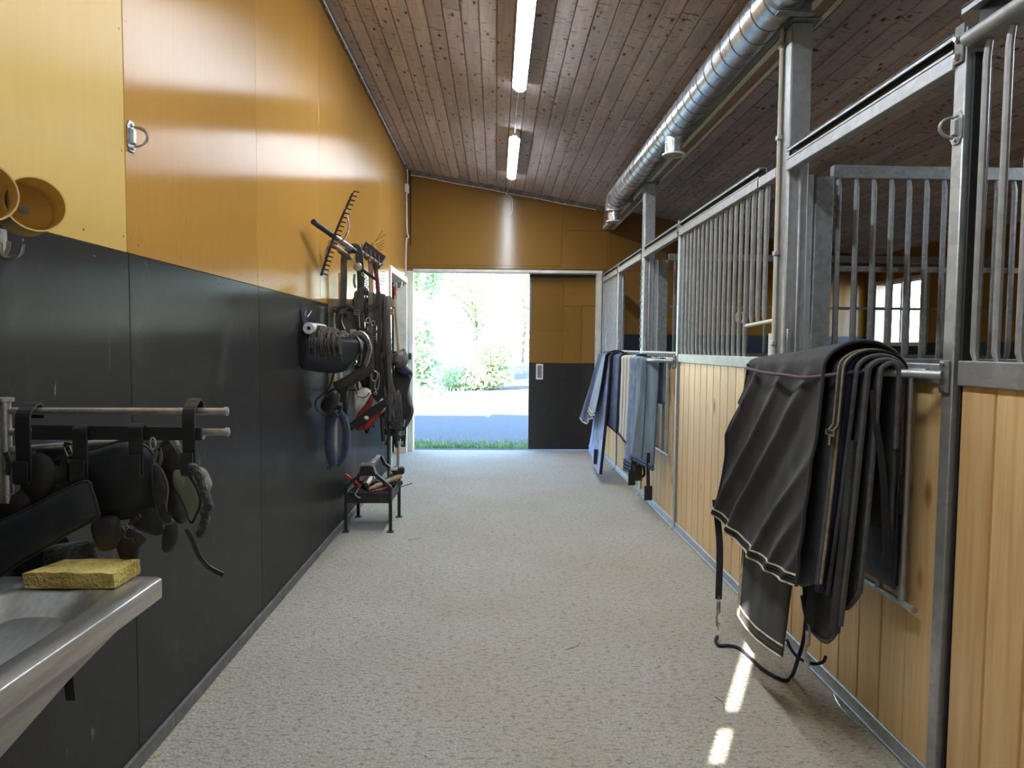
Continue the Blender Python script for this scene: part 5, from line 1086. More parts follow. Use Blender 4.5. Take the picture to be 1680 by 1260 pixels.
for k in range(12):
    a_, b_ = r2.uniform(0, 1), r2.uniform(0, 1); yb_ = r2.uniform(4.92, 5.08); top = Vector((lerp(-1.0, -0.76, a_), 4.9, 1.725)); ln = r2.uniform(0.35, 0.85)
    pts = [top+Vector((0, -0.07, -0.02)), top+Vector((0, -0.02, 0.014)), Vector((top.x, yb_, 1.66)), Vector((top.x+r2.uniform(-0.04, 0.05), yb_, 1.66-ln*0.5)), Vector((top.x+r2.uniform(-0.05, 0.10), yb_-0.02, 1.66-ln))]
    if k % 3 == 0: pts += [pts[-1]+Vector((0.03, -0.02, -0.03)), pts[-1]+Vector((0.05, -0.03, 0.12)), pts[-1]+Vector((0.03, -0.03, 0.3))]
    o = band('rein', 'narrow dark rein lost in the dense harness bundle under the peg', pts, r2.choice((0.012, 0.016, 0.022)), r2.choice(('leather', 'leather', 'leather_brown', 'leather_grey'))); o['group'] = 'reins lost in the harness bundle'
hb = thing('headcollar', 'black headcollar with brow loop bunched in the strap bundle', 'headcollar', (-0.849, 4.700, 1.432))
build('noseband', MB().strap(cat([(-0.906, 4.700, 1.556), (-0.890, 4.700, 1.498), (-0.840, 4.700, 1.477), (-0.807, 4.700, 1.515), (-0.815, 4.700, 1.581), (-0.857, 4.700, 1.589)], 5), 0.010, 0.004, up=(0, 1, 0)), M['leather'], hb)
build('head_strap', MB().strap(cat([(-0.898, 4.700, 1.692), (-0.856, 4.700, 1.668), (-0.815, 4.700, 1.697), (-0.798, 4.700, 1.764)], 5), 0.022, 0.005, up=(0, 1, 0)), M['leather'], hb)
build('ring', MB().tube(ring_pts((-0.873, 4.700, 1.573), 0.014, 0.018, 16), 0.003, 6, closed=True), M['steel'], hb); build('ring', MB().tube(ring_pts((-0.840, 4.700, 1.556), 0.012, 0.016, 16), 0.003, 6, closed=True), M['steel'], hb)
tag(build('wood_tag', MB().box(-0.998, -0.957, 4.70, 4.715, 1.455, 1.512, 0.004), M['raw_wood_x'], None), 'small square wooden tag among the straps beside the horseshoes', 'tag')
tag(build('padded_roll', MB().tube(cat([(-0.840, 4.820, 1.667), (-0.819, 4.820, 1.561), (-0.802, 4.820, 1.450), (-0.777, 4.820, 1.326), (-0.760, 4.820, 1.219), (-0.756, 4.820, 1.142)], 6), 0.020, 12, scale=[0.7]+[1]*29+[0.75]), M['leather_grey'], None), 'thick grey padded harness roll curving down through the straps', 'harness')
tag(build('padded_roll', MB().tube(cat([(-0.817, 4.860, 1.648), (-0.796, 4.860, 1.498), (-0.818, 4.860, 1.325), (-0.805, 4.860, 1.153), (-0.793, 4.860, 1.044)], 6), 0.012, 10), M['leather_brown'], None), 'thinner brown padded roll behind the thick grey one', 'harness')
band('flat_strap', 'flat grey strap end with metal tip left of the dark jacket', [(-0.767, 4.920, 1.216), (-0.750, 4.920, 1.128), (-0.724, 4.920, 1.014)], 0.03, 'leather_grey', th=0.006)
for k, (px_, lab) in enumerate(((0, 'steel chain hanging right of the thick grey roll'), (1, 'second steel chain nearest the side doorway'))):
    cm = MB(); top = Vector((-0.921, 5.685, 1.720)) if k == 0 else Vector((-0.891, 5.685, 1.716)); bot = Vector((-0.911, 5.680, 1.399)) if k == 0 else Vector((-0.870, 5.680, 1.409)); nL = 14
    t_ = thing('chain', lab, 'chain', bot)
    for i in range(nL):
        c = top.lerp(bot, i/(nL-1)); q = []
        for j in range(8):
            a = 2*PI*j/8; u, w_ = 0.008*math.cos(a), 0.016*math.sin(a); q.append(c+(Vector((u, 0, w_)) if i % 2 else Vector((0.004*math.cos(a), u, w_))))
        cm.tube(q, 0.0035, 5, closed=True)
    x_ = build('chain_links', cm, M['steel'], t_); x_['kind'] = 'stuff'
# broad quilted girth lying diagonally
gq = thing('quilted_girth', 'broad brown-black stitched girth lying diagonally under the horseshoes', 'girth', (-0.966, 4.660, 1.099))
gp = [Vector(p) for p in cat([(-1.094, 4.660, 1.115), (-1.032, 4.660, 1.140), (-0.945, 4.660, 1.195), (-0.838, 4.660, 1.254)], 6)]
build('girth', MB().strap(gp, 0.078, 0.014, up=(0, 1, 0)), M['leather_brown'], gq)
for o_ in (-0.026, -0.008, 0.010, 0.028): build('stitch_line', MB().tube([p+Vector((o_*0.45, -0.008, o_*0.9)) for p in gp], 0.0018, 5), M['leather_grey'], gq)
build('loop_end', MB().strap(cat([(-1.128, 4.580, 1.062), (-1.071, 4.580, 1.104), (-1.023, 4.580, 1.079), (-1.031, 4.580, 1.022)], 5), 0.03, 0.008, up=(0, 1, 0)), M['leather'], gq)
bz = thing('ring_snap', 'steel ring with trigger snap hanging from the straps', 'snap hook', (-0.810, 4.660, 1.059))
build('ring', MB().tube(ring_pts((-0.826, 4.660, 1.196), 0.021, 0.034, 20, -0.1), 0.0045, 8, closed=True), M['steel'], bz)
build('snap', MB().tube(cat([(-0.796, 4.655, 1.225), (-0.792, 4.655, 1.175), (-0.800, 4.655, 1.117), (-0.817, 4.655, 1.101), (-0.821, 4.655, 1.142), (-0.808, 4.655, 1.175)], 5), 0.005, 7), M['steel'], bz); build('eye', MB().tube(ring_pts((-0.817, 4.655, 1.080), 0.009, 0.009, 12), 0.003, 6, closed=True), M['steel'], bz)
tag(build('iron_hoop', MB().tube(cat([(-0.938, 4.620, 1.118), (-0.934, 4.620, 1.077), (-0.901, 4.620, 1.053), (-0.868, 4.620, 1.061), (-0.852, 4.620, 1.086)], 6), 0.006, 8), M['brass'], None), 'dull curved metal hoop above the red boot', 'hoop')
# red and white boot with a black strap
rb_ = thing('horse_boot', 'red and white canvas boot with broad black strap hanging in the pile', 'boot', (-0.875, 4.720, 0.817))
build('white_side', cushion([(-0.979, 4.760, 1.059), (-0.903, 4.760, 1.110), (-0.844, 4.760, 1.068), (-0.776, 4.760, 1.026), (-0.768, 4.760, 0.958), (-0.861, 4.760, 0.881), (-0.937, 4.760, 0.863), (-0.988, 4.760, 0.906)], 0.05), M['white_canvas'], rb_)
build('red_side', cushion([(-0.961, 4.710, 0.911), (-0.894, 4.710, 1.004), (-0.856, 4.710, 1.072), (-0.843, 4.710, 1.038), (-0.869, 4.710, 0.971), (-0.802, 4.710, 0.979), (-0.760, 4.710, 0.996), (-0.802, 4.710, 0.912), (-0.869, 4.710, 0.835), (-0.961, 4.710, 0.822)], 0.03), M['red_cloth'], rb_)
build('strap', MB().strap(cat([(-1.005, 4.680, 0.834), (-0.930, 4.680, 0.889), (-0.838, 4.680, 0.957), (-0.747, 4.680, 1.016)], 6), 0.052, 0.010, up=(0, 1, 0)), M['webbing'], rb_)
build('rosette', MB().blob((-0.880, 4.660, 0.908), (0.016, 0.010, 0.014), 3, 0.3), M['white_canvas'], rb_); build('tassel', MB().strap(cat([(-0.889, 4.660, 0.900), (-0.897, 4.660, 0.866), (-0.893, 4.660, 0.841)], 3), 0.010, 0.004, up=(0, 1, 0)), M['webbing'], rb_)
band('headcollar_strap', 'short wide black strap hanging above the red boot', [(-0.831, 4.690, 1.098), (-0.815, 4.690, 1.056), (-0.790, 4.690, 1.032)], 0.05, 'webbing', th=0.008)
# blue fleece collar
fc = thing('fleece_collar', 'blue fleece-covered collar hanging lowest on the left wall', 'collar', (-1.066, 4.580, 0.578))
build('left_roll', MB().tube(cat([(-1.060, 4.580, 0.957), (-1.093, 4.580, 0.924), (-1.109, 4.580, 0.837), (-1.110, 4.580, 0.735), (-1.098, 4.580, 0.644), (-1.082, 4.580, 0.595)], 6), 0.034, 14, scale=[0.7]+[1]*24+[0.9]*5+[0.7]), M['fleece_blue'], fc)
build('right_roll', MB().tube(cat([(-1.061, 4.600, 0.955), (-1.028, 4.600, 0.922), (-1.004, 4.600, 0.840), (-1.005, 4.600, 0.732), (-1.030, 4.600, 0.649), (-1.071, 4.600, 0.591)], 6), 0.027, 14, scale=[0.7]+[1]*29+[0.7]), M['fleece_blue'], fc)
build('top_strap', MB().strap(cat([(-1.086, 4.570, 0.974), (-1.062, 4.570, 0.990), (-1.029, 4.570, 0.978)], 4), 0.03, 0.02, up=(0, 1, 0)), M['leather'], fc); build('hanger', MB().strap(cat([(-1.068, 4.580, 0.989), (-1.088, 4.580, 1.042), (-1.104, 4.580, 1.083)], 4), 0.022, 0.006, up=(0, 1, 0)), M['leather'], fc)
build('bottom_loop', MB().tube(ring_pts((-1.115, 4.580, 0.578), 0.012, 0.007, 12), 0.004, 6, closed=True), M['leather'], fc)
tag(build('bent_rein', MB().tube(cat([(-1.041, 4.420, 1.224), (-1.073, 4.420, 1.129), (-1.112, 4.420, 1.090), (-1.155, 4.420, 1.050), (-1.160, 4.420, 1.003), (-1.136, 4.420, 0.971), (-1.097, 4.420, 0.956)], 6), 0.006, 7), M['leather_brown'], None), 'thin stiff rein bowed out to the left under the saddle holder', 'strap')
gear('bridle_bunch', 'bunched black bridle leather left of the diagonal girth', None, 0, [(-1.133, 4.500, 1.048), (-1.093, 4.500, 1.088), (-1.045, 4.500, 1.109), (-1.029, 4.500, 1.049), (-1.061, 4.500, 0.980), (-1.117, 4.500, 0.964), (-1.149, 4.500, 0.996)], 0.06, 'leather')
band('harness_strap', 'long black punched strap between collar and red boot', [(-1.000, 4.665, 1.157), (-1.025, 4.665, 1.099), (-1.026, 4.665, 0.890), (-0.998, 4.665, 0.798)], 0.026, 'leather')
band('harness_strap', 'narrow greyed strap left of the white canvas', [(-0.967, 4.665, 1.182), (-0.992, 4.665, 1.099), (-1.009, 4.665, 0.995), (-1.018, 4.665, 0.911)], 0.014, 'leather_grey')
gear('strap_bunch', 'bunch of black straps hanging behind the horseshoes', None, 0, [(-0.999, 4.950, 1.432), (-0.937, 4.950, 1.499), (-0.868, 4.950, 1.434), (-0.842, 4.950, 1.258), (-0.869, 4.950, 1.126), (-0.939, 4.950, 1.081), (-0.991, 4.950, 1.169), (-1.017, 4.950, 1.301)], 0.08, 'leather')
gear('strap_bunch', 'tangled dark harness mass between boot and jacket', None, 0, [(-0.886, 5.100, 1.254), (-0.822, 5.100, 1.299), (-0.777, 5.100, 1.209), (-0.759, 5.100, 1.027), (-0.787, 5.100, 0.844), (-0.850, 5.100, 0.890), (-0.886, 5.100, 1.026)], 0.10, 'leather')
# red and black net, blinkers, jacket
nt = thing('hay_net', 'red and black knotted hay net hanging left of dark jacket', 'net', (-0.818, 5.300, 0.747))
rs = random.Random(8)
for m_, nm, k0 in (('red_rope', 'red_cords', 16), ('fleece_black', 'black_cords', 26)):
    mb = MB()
    for k in range(k0):
        a = Vector((-0.846, 5.300, 1.060))+Vector((rs.uniform(-0.02, 0.06), rs.uniform(-0.05, 0.05), rs.uniform(-0.03, 0.02))); b = a+Vector((rs.uniform(-0.02, 0.07), rs.uniform(-0.03, 0.03), rs.uniform(-0.30, -0.2)))
        mb.tube(cat([a, a.lerp(b, 0.3)+Vector((rs.uniform(-0.02, 0.02), 0, 0)), a.lerp(b, 0.7)+Vector((rs.uniform(-0.02, 0.02), 0, 0)), b], 4), 0.0055, 5)
    x_ = build(nm, mb, M[m_], nt); x_['kind'] = 'stuff'
bq = thing('blinker_pair', 'pair of black round blinker cups at the bottom of the pile', 'blinkers', (-0.818, 5.300, 0.656))
build('cup', MB().lathe((-0.804, 5.300, 0.732), (0.3, -1, 0), [(-0.04, 0.02), (-0.03, 0.028), (0, 0.033), (0.0, 0.030), (-0.03, 0.02)], 16), M['leather'], bq); build('cup', MB().lathe((-0.846, 5.300, 0.737), (-0.2, -1, 0), [(-0.04, 0.015), (-0.03, 0.024), (0, 0.028), (0, 0.025), (-0.03, 0.015)], 16), M['leather'], bq)
build('strap', MB().strap(cat([(-0.837, 5.300, 0.823), (-0.827, 5.300, 0.704), (-0.851, 5.300, 0.632)], 4), 0.02, 0.005, up=(0, 1, 0)), M['leather'], bq)
jk = thing('rain_jacket', 'dark jacket hanging at the right end of the pile beside the doorway', 'jacket', (-0.911, 6.900, 0.463))
build('body', cushion([(-1.015, 6.900, 1.203), (-0.966, 6.900, 1.265), (-0.880, 6.900, 1.180), (-0.844, 6.900, 1.131), (-0.868, 6.900, 0.958), (-0.825, 6.900, 0.761), (-0.856, 6.900, 0.650), (-0.917, 6.900, 0.550), (-0.942, 6.900, 0.463), (-1.003, 6.900, 0.512), (-1.040, 6.900, 0.710), (-1.039, 6.900, 1.019)], 0.16), M['rug_black'], jk)
build('collar_fold', MB().blob((-0.957, 6.750, 1.268), (0.075, 0.06, 0.085), 5, 0.3), M['leather_grey'], jk); build('hood', MB().blob((-0.924, 6.820, 1.279), (0.05, 0.05, 0.09), 8, 0.25), M['leather_grey'], jk)
build('flap', cushion([(-0.973, 6.780, 1.219), (-0.901, 6.780, 1.208), (-0.823, 6.780, 1.130), (-0.925, 6.780, 1.123), (-0.985, 6.780, 1.171)], 0.04), M['rug_navy'], jk); build('edge_tape', MB().tube(cat([(-0.830, 6.790, 1.123), (-0.878, 6.790, 0.935), (-0.860, 6.790, 0.832), (-0.818, 6.790, 0.759), (-0.866, 6.790, 0.637), (-0.915, 6.790, 0.551)], 5), 0.007, 6), M['binding'], jk)
sb_ = thing('buckle_strap', 'black webbing with steel buckles at the lower right of pile', 'strap', (-0.901, 6.600, 0.415))
build('strap', MB().strap(cat([(-0.919, 6.820, 0.719), (-0.913, 6.820, 0.597), (-0.925, 6.820, 0.394)], 4), 0.045, 0.008, up=(0, 1, 0)), M['webbing'], sb_); buckle((-0.901, 6.560, 0.562), 0.05, 0.03, 0.004, sb_); buckle((-0.913, 6.560, 0.468), 0.05, 0.025, 0.004, sb_); build('snap', MB().tube(cat([(-0.871, 6.550, 0.699), (-0.876, 6.550, 0.664), (-0.882, 6.550, 0.628)], 3), 0.009, 7), M['steel'], sb_)
gear('strap_bunch', 'dark straps hanging behind the blinker cups near the doorway', None, 0, [(-0.977, 6.720, 0.969), (-0.929, 6.720, 0.909), (-0.917, 6.720, 0.608), (-0.965, 6.720, 0.397), (-1.013, 6.720, 0.487), (-1.025, 6.720, 0.728)], 0.08, 'leather')

# ---------- farrier stand and tools
fs_ = thing('farrier_stand', 'small black iron farrier stand with a tool tray on the floor', 'stand', (-0.955, 5.33, 0))
X0, X1, Y0_, Y1_ = -1.118, -0.785, 5.10, 5.56; TW = 0.024
for (x, y) in ((X0, Y0_), (X1, Y0_), (X1, Y1_), (X0, Y1_)):
    l_ = build('leg', MB().box(x-TW/2, x+TW/2, y-TW/2, y+TW/2, 0.008, 0.345, 0.002), M['black_iron'], fs_, smooth=False)
    build('foot', MB().box(x-0.026, x+0.026, y-0.026, y+0.026, 0.0, 0.009, 0.002), M['black_iron'], l_, smooth=False)
def barb(p, q, wd=0.024): return MB().strap([p, q], wd, 0.022, up=(0, 1, 0))
for y in (Y0_, Y1_):
    build('gable_bar', barb((X0, y, 0.34), (-1.012, y, 0.435)), M['black_iron'], fs_, smooth=False); build('gable_bar', barb((X1, y, 0.34), (-0.895, y, 0.435)), M['black_iron'], fs_, smooth=False)
build('gable_bar', barb((-0.90, Y1_, 0.43), (-0.935, Y1_, 0.505)), M['black_iron'], fs_, smooth=False); build('gable_bar', barb((-1.01, Y1_, 0.43), (-0.965, Y1_, 0.505)), M['black_iron'], fs_, smooth=False)
build('head_block', MB().prism([(-1.02, 0.432), (-0.887, 0.432), (-0.912, 0.505), (-1.0, 0.505)], Y0_-0.03, Y0_+0.05, 'xz'), M['black_iron'], fs_, smooth=False)
tp = build('top_plate', MB().prism([(-1.006, Y0_-0.02), (-1.0, Y0_-0.036), (-0.914, Y0_-0.036), (-0.906, Y0_-0.02), (-0.906, Y0_+0.06), (-1.006, Y0_+0.06)], 0.505, 0.517, 'xy'), M['worn_plate'], fs_, smooth=False)
build('slot', MB().box(-0.982, -0.938, Y0_-0.005, Y0_+0.012, 0.5171, 0.5178), M['rubber'], tp, smooth=False)
build('ridge_bar', MB().box(-0.966, -0.934, Y0_+0.06, Y1_+0.02, 0.487, 0.512, 0.003), M['worn_plate'], fs_, smooth=False)
build('tray_floor', MB().box(X0+0.012, X1-0.012, Y0_, Y1_, 0.235, 0.241), M['black_iron'], fs_, smooth=False)
for a in ((X0, X1, Y0_-0.004, Y0_+0.004), (X0, X1, Y1_-0.004, Y1_+0.004), (X0-0.004, X0+0.004, Y0_, Y1_), (X1-0.004, X1+0.004, Y0_, Y1_)): build('tray_side', MB().box(a[0], a[1], a[2], a[3], 0.22, 0.298, 0.001), M['black_iron'], fs_, smooth=False)
gt = thing('caulking_gun', 'silver cartridge gun with orange handle lying in the tool tray', 'caulking gun', (-1.0, 5.25, 0.242))
build('cartridge', MB().cyl((-0.993, 5.220, 0.332), (-0.962, 5.360, 0.376), 0.026, 16), M['white_plastic'], gt); build('cartridge_end', MB().cyl((-1.003, 5.200, 0.317), (-0.993, 5.220, 0.332), 0.024, 16, 0.02), M['rubber'], gt)
build('frame', MB().tube(cat([(-0.993, 5.220, 0.294), (-0.937, 5.220, 0.375), (-0.941, 5.220, 0.408), (-0.969, 5.220, 0.412), (-1.039, 5.220, 0.327)], 5), 0.0045, 7), M['orange'], gt)
build('handle', MB().strap(cat([(-1.142, 5.180, 0.419), (-1.096, 5.180, 0.382), (-1.054, 5.180, 0.345), (-1.022, 5.180, 0.326)], 4), 0.026, 0.014, up=(0, 1, 0)), M['orange'], gt); build('trigger', MB().strap(cat([(-1.093, 5.170, 0.426), (-1.075, 5.170, 0.389), (-1.057, 5.170, 0.361)], 4), 0.012, 0.008, up=(0, 1, 0)), M['orange'], gt)
build('grip_block', MB().blob((-1.057, 5.170, 0.351), (0.022, 0.014, 0.016), 4, 0.2), M['orange'], gt)
tag(build('hoof_hook', MB().tube(cat([(-1.018, 5.070, 0.335), (-1.041, 5.070, 0.298), (-1.028, 5.070, 0.275), (-1.005, 5.070, 0.266)], 6), 0.006, 8), M['steel'], None), 'bent steel hook hanging over the front of the tool tray', 'hook')
tag(build('hammer_handle', MB().cyl((-0.989, 5.250, 0.288), (-0.766, 5.500, 0.350), 0.017, 12, 0.022), M['raw_wood_x'], None), 'topmost pale wooden tool handle lying across the tray', 'tool')
tag(build('rasp_handle', MB().cyl((-0.948, 5.280, 0.286), (-0.763, 5.520, 0.292), 0.014, 12, 0.020), M['leather_brown'], None), 'darker wooden rasp handle under the pale one in the tray', 'tool')
tag(build('red_rod', MB().cyl((-0.947, 5.200, 0.284), (-0.836, 5.350, 0.287), 0.008, 8), M['red_cloth'], None), 'thin red tool shaft lying in the tray', 'tool')
tag(build('hoof_rasp', MB().strap([(-0.919, 5.200, 0.284), (-0.834, 5.400, 0.262)], 0.03, 0.008, up=(0, 1, 0)), M['steel'], None), 'flat grey steel rasp lying in the tray', 'tool')
hm = thing('farrier_hammer', 'dark hammer with white-edged head at the back of the tray', 'hammer', (-0.800, 5.500, 0.330))
build('head', MB().box(-0.83, -0.735, 5.48, 5.54, 0.365, 0.425, 0.01), M['black_iron'], hm); build('bright_face', MB().box(-0.845, -0.785, 5.47, 5.478, 0.40, 0.425, 0.003), M['white_paint'], hm); build('handle', MB().cyl((-0.80, 5.50, 0.385), (-0.95, 5.42, 0.26), 0.014, 10), M['black_iron'], hm)
tag(build('wire_prong', MB().tube([(-0.825, 5.500, 0.250), (-0.744, 5.450, 0.276), (-0.660, 5.400, 0.311)], 0.004, 6), M['steel'], None), 'thin wire sticking out to the right of the tool tray', 'wire')
tag(build('dark_pliers', MB().tube(cat([(-0.960, 5.350, 0.296), (-0.912, 5.350, 0.325), (-0.864, 5.350, 0.306)], 4), 0.010, 8).tube(cat([(-0.969, 5.350, 0.325), (-0.912, 5.350, 0.311), (-0.855, 5.350, 0.335)], 4), 0.010, 8), M['black_iron'], None), 'black hoof pliers lying crossed in the tray', 'pliers')
# ================================================================== RUGS ON THE RIGHT
def rug_rack(y0, y1, z, label, out=0.115, lo=0.55, post=False):
    t = thing('rug_rack', label, 'rug rack', (XR-0.02, (y0+y1)/2, lo)); xb = XR-0.016; xo = XR-0.016-out
    build('outer_bar', MB().tube(cat([(xb, y0, z), (xb-out*0.5, y0+0.085, z+0.001), (xo, y0+0.2, z+0.003), (xo, (y0+y1)/2, z+0.003), (xo, y1-0.2, z+0.003), (xb-out*0.5, y1-0.085, z+0.001), (xb, y1, z)], 5), 0.0135, 12), M['galv'], t)
    build('inner_bar', MB().tube([(xb, y0+0.07, z+0.006), (xb, y1-0.07, z+0.006)], 0.012, 10), M['galv'], t)
    f = build('upright', MB().tube([(xb, y0+0.16, lo), (xb, y0+0.16, z+0.006)], 0.0115, 10), M['galv'], t); again(f, (0, 0.14, 0)); again(f, (0, y1-y0-0.32, 0))
    build('lower_bar', MB().tube([(xb, y0+0.09, lo), (xb, y1-0.09, lo)], 0.0115, 10), M['galv'], t)
    for y in (y0, y1):
        build('bracket', MB().box(XR-0.012, XR-0.005, y-0.022, y+0.022, z-0.055, z+0.045, 0.002), M['galv_dark'], t, smooth=False)
    b = build('bolt', MB().lathe((XR-0.012, y0+0.004, z-0.04), (-1, 0, 0), [(0, 0.009), (0.006, 0.009), (0.008, 0.005)], 6), M['steel'], t); again(b, (0, 0, 0.073))
    return t
rug_rack(P1Y+0.005, 3.27, 1.325, 'steel tube rug rack on the nearest stall door, carrying the black rugs')
rug_rack(P3Y+0.03, 6.44, 1.300, 'steel tube rug rack carrying the cream striped and grey rugs')
rug_rack(C2Y+0.07, 7.78, 1.300, 'steel tube rug rack carrying the navy and pale blue rugs')

def rug(name, label, yt, yb, zf, zb, cx, cz, r, flare, m, seed, amp=0.02, freq=3.0, shear=1.2, nu=44, nv=70, sq=(0.7, 0.85), th=0.006, tail=None, tilt=0.0, cxn=None, catg='rug', na=0.010):
    """cloth hung over a bar along y; u runs from the far to the near end. yt/yb = (far, near) y at the bar and at the front hem"""
    Lf0 = cz-max(zf); P = []
    def zfr(u): return lerp(zf[0], zf[1], u)+(tail(u) if tail else 0)
    def front(u, t):
        c = lerp(cx, cxn if cxn is not None else cx, u); zz = lerp(zfr(u), cz, t); yy = lerp(lerp(yb[0], yb[1], u), lerp(yt[0], yt[1], u), t)
        q = yy+tilt*zz; n1 = noise.noise(Vector((q*freq*1.35+seed, zz*0.45, seed))); n2 = noise.noise(Vector((q*freq*2.6+seed*2, zz*0.7, seed+3)))
        w_ = amp*(1-t)**0.45*(1.5*(1-min(1, abs(n1)*3.0))**1.5-0.4)+amp*0.55*(1-t)**0.3*n2
        w_ += na*noise.noise(Vector((yy*5+seed, zz*2.2, seed)))+na*0.4*noise.noise(Vector((yy*14, zz*5, seed+4)))
        w_ *= (0.55+0.45*min(1, t*4))*(1-0.7*max(0, (u-0.8)/0.2)**1.5)
        return Vector((c-r-flare*(1-t)**1.15*(1-0.25*u)-w_, yy, zz))
    for i in range(nu+1):
        u = i/nu; row = []; c = lerp(cx, cxn if cxn is not None else cx, u); k = lerp(sq[0], sq[1], u)
        n1, n2 = int(nv*0.6), int(nv*0.22); n3 = nv-n1-n2
        for j in range(n1): row.append(front(u, j/n1))
        f1 = front(u, 1.0); ry = c-f1.x
        for j in range(n2):
            a = PI*j/n2; yy = lerp(yt[0], yt[1], u); d = na*0.5*noise.noise(Vector((yy*6+seed, a, seed)))
            row.append(Vector((c-lerp(ry, r, j/n2)*math.cos(a), yy+0.01*math.sin(a)*noise.noise(Vector((u*3, seed, 0))), cz+r*k*math.sin(a)+d*math.sin(a))))
        for j in range(n3+1):
            t = j/n3; yy = lerp(yt[0], yt[1], u); row.append(Vector((min(c+r+0.003*noise.noise(Vector((yy*9, t*4, seed))), XR-0.016), yy, lerp(cz, zb, t))))
        P.append(row)
    t = thing(name, label, catg, (cx, (yt[0]+yt[1])/2, min(zf)))
    o = build('cloth', MB().grid(P), M[m], t, ang=180)
    sm = o.modifiers.new('thickness', 'SOLIDIFY'); sm.thickness = th; sm.offset = 0
    return t, P
def hem(t, P, m, rows=(0, 2), wd=0.009, u0=0.0, u1=1.0, name='hem_trim', off=0.004):
    n = len(P)-1
    for r_ in rows:
        pts = [Vector(P[i][r_])-Vector((off, 0, 0)) for i in range(int(u0*n), int(u1*n)+1)]
        build(name, MB().tube(pts, wd*0.5, 6), M[m], t)
def edge(t, P, m, col=-1, j0=0.0, j1=0.9, wd=0.012, name='edge_binding', off=(0, 0, 0)):
    row = P[col]; n = len(row)-1; pts = [Vector(p)+Vector(off) for p in row[int(j0*n):int(j1*n)+1]]
    return build(name, MB().tube(pts, wd, 7), M[m], t)
def snap_hook(t, c, s_=1.0, m='steel'):
    c = Vector(c)
    build('snap_hook', MB().tube([c+Vector((0, 0, 0.0)), c+Vector((0, 0, -0.035*s_))], 0.006*s_, 8).tube(cat([c+Vector((0, 0, -0.035*s_)), c+Vector((0, 0.010*s_, -0.05*s_)), c+Vector((0, 0.008*s_, -0.078*s_)), c+Vector((0, -0.006*s_, -0.082*s_)), c+Vector((0, -0.009*s_, -0.06*s_))], 5), 0.0035*s_, 7).tube(ring_pts(c+Vector((0, 0, 0.006*s_)), 0.011*s_, 0.008*s_, 12, 0, 'yz'), 0.003*s_, 6, closed=True), M[m], t)

BXR, BZR = 1.262, 1.330
# outer black rug
t, P = rug('horse_rug', 'largest black rug, outermost over the near rack, with cream double hem', (2.98, 2.30), (3.16, 2.32), (0.60, 0.575), 0.9, BXR-0.008, BZR+0.005, 0.138, 0.085, 'rug_black', 2.9, amp=0.034, freq=3.3, shear=2.4, nu=72, nv=104, sq=(0.25, 0.68), th=0.008, tilt=0.75, tail=lambda u: 0.05*(1-u)**3*1.0-0.03*math.sin(PI*u))
hem(t, P, 'cream_trim', (0, 3), 0.009); hem(t, P, 'webbing', (1, 2), 0.010); edge(t, P, 'rug_black', -1, 0, 0.9, 0.007)
edge(t, P, 'webbing', 0, 0.02, 0.6, 0.010, 'far_edge_seam')
fl = [P[2][k] for k in range(48, 62)]
build('flap_pocket', MB().strap([Vector(P[5][k])-Vector((0.006, 0, 0)) for k in range(46, 58)], 0.05, 0.004, sidev=(0, 1, 0)), M['webbing'], t); build('dee_ring', MB().tube(ring_pts(Vector(P[2][48])-Vector((0.012, 0, 0)), 0.008, 0.012, 12, 0, 'yz'), 0.003, 6, closed=True), M['steel'], t)
sp = [Vector(P[4][0])+Vector((0.02, 0.02, 0.06)), Vector((1.045, 3.11, 0.52)), Vector((1.046, 3.10, 0.40)), Vector((1.045, 3.10, 0.235))]
build('leg_strap', MB().strap(cat(sp, 6), 0.03, 0.004, sidev=(0.95, -0.3, 0)), M['webbing'], t); snap_hook(t, (1.045, 3.10, 0.228), 1.6)
# second rug, only its long tail shows
t, P = rug('horse_rug', 'black rug tail hanging lowest under the outermost rug, cream edged', (2.92, 2.36), (2.87, 2.46), (0.205, 0.255), 0.95, BXR-0.006, BZR, 0.124, 0.075, 'rug_black', 4.1, amp=0.010, freq=1.2, shear=0.8, nu=36, nv=80, sq=(0.3, 0.62), tail=lambda u: 0.05*(1-u)**4)
hem(t, P, 'cream_trim', (0, 2), 0.008); edge(t, P, 'cream_trim', 0, 0.0, 0.30, 0.0045, off=(-0.004, 0.002, 0)); edge(t, P, 'cream_trim', 1, 0.01, 0.30, 0.003, off=(-0.004, 0, 0))
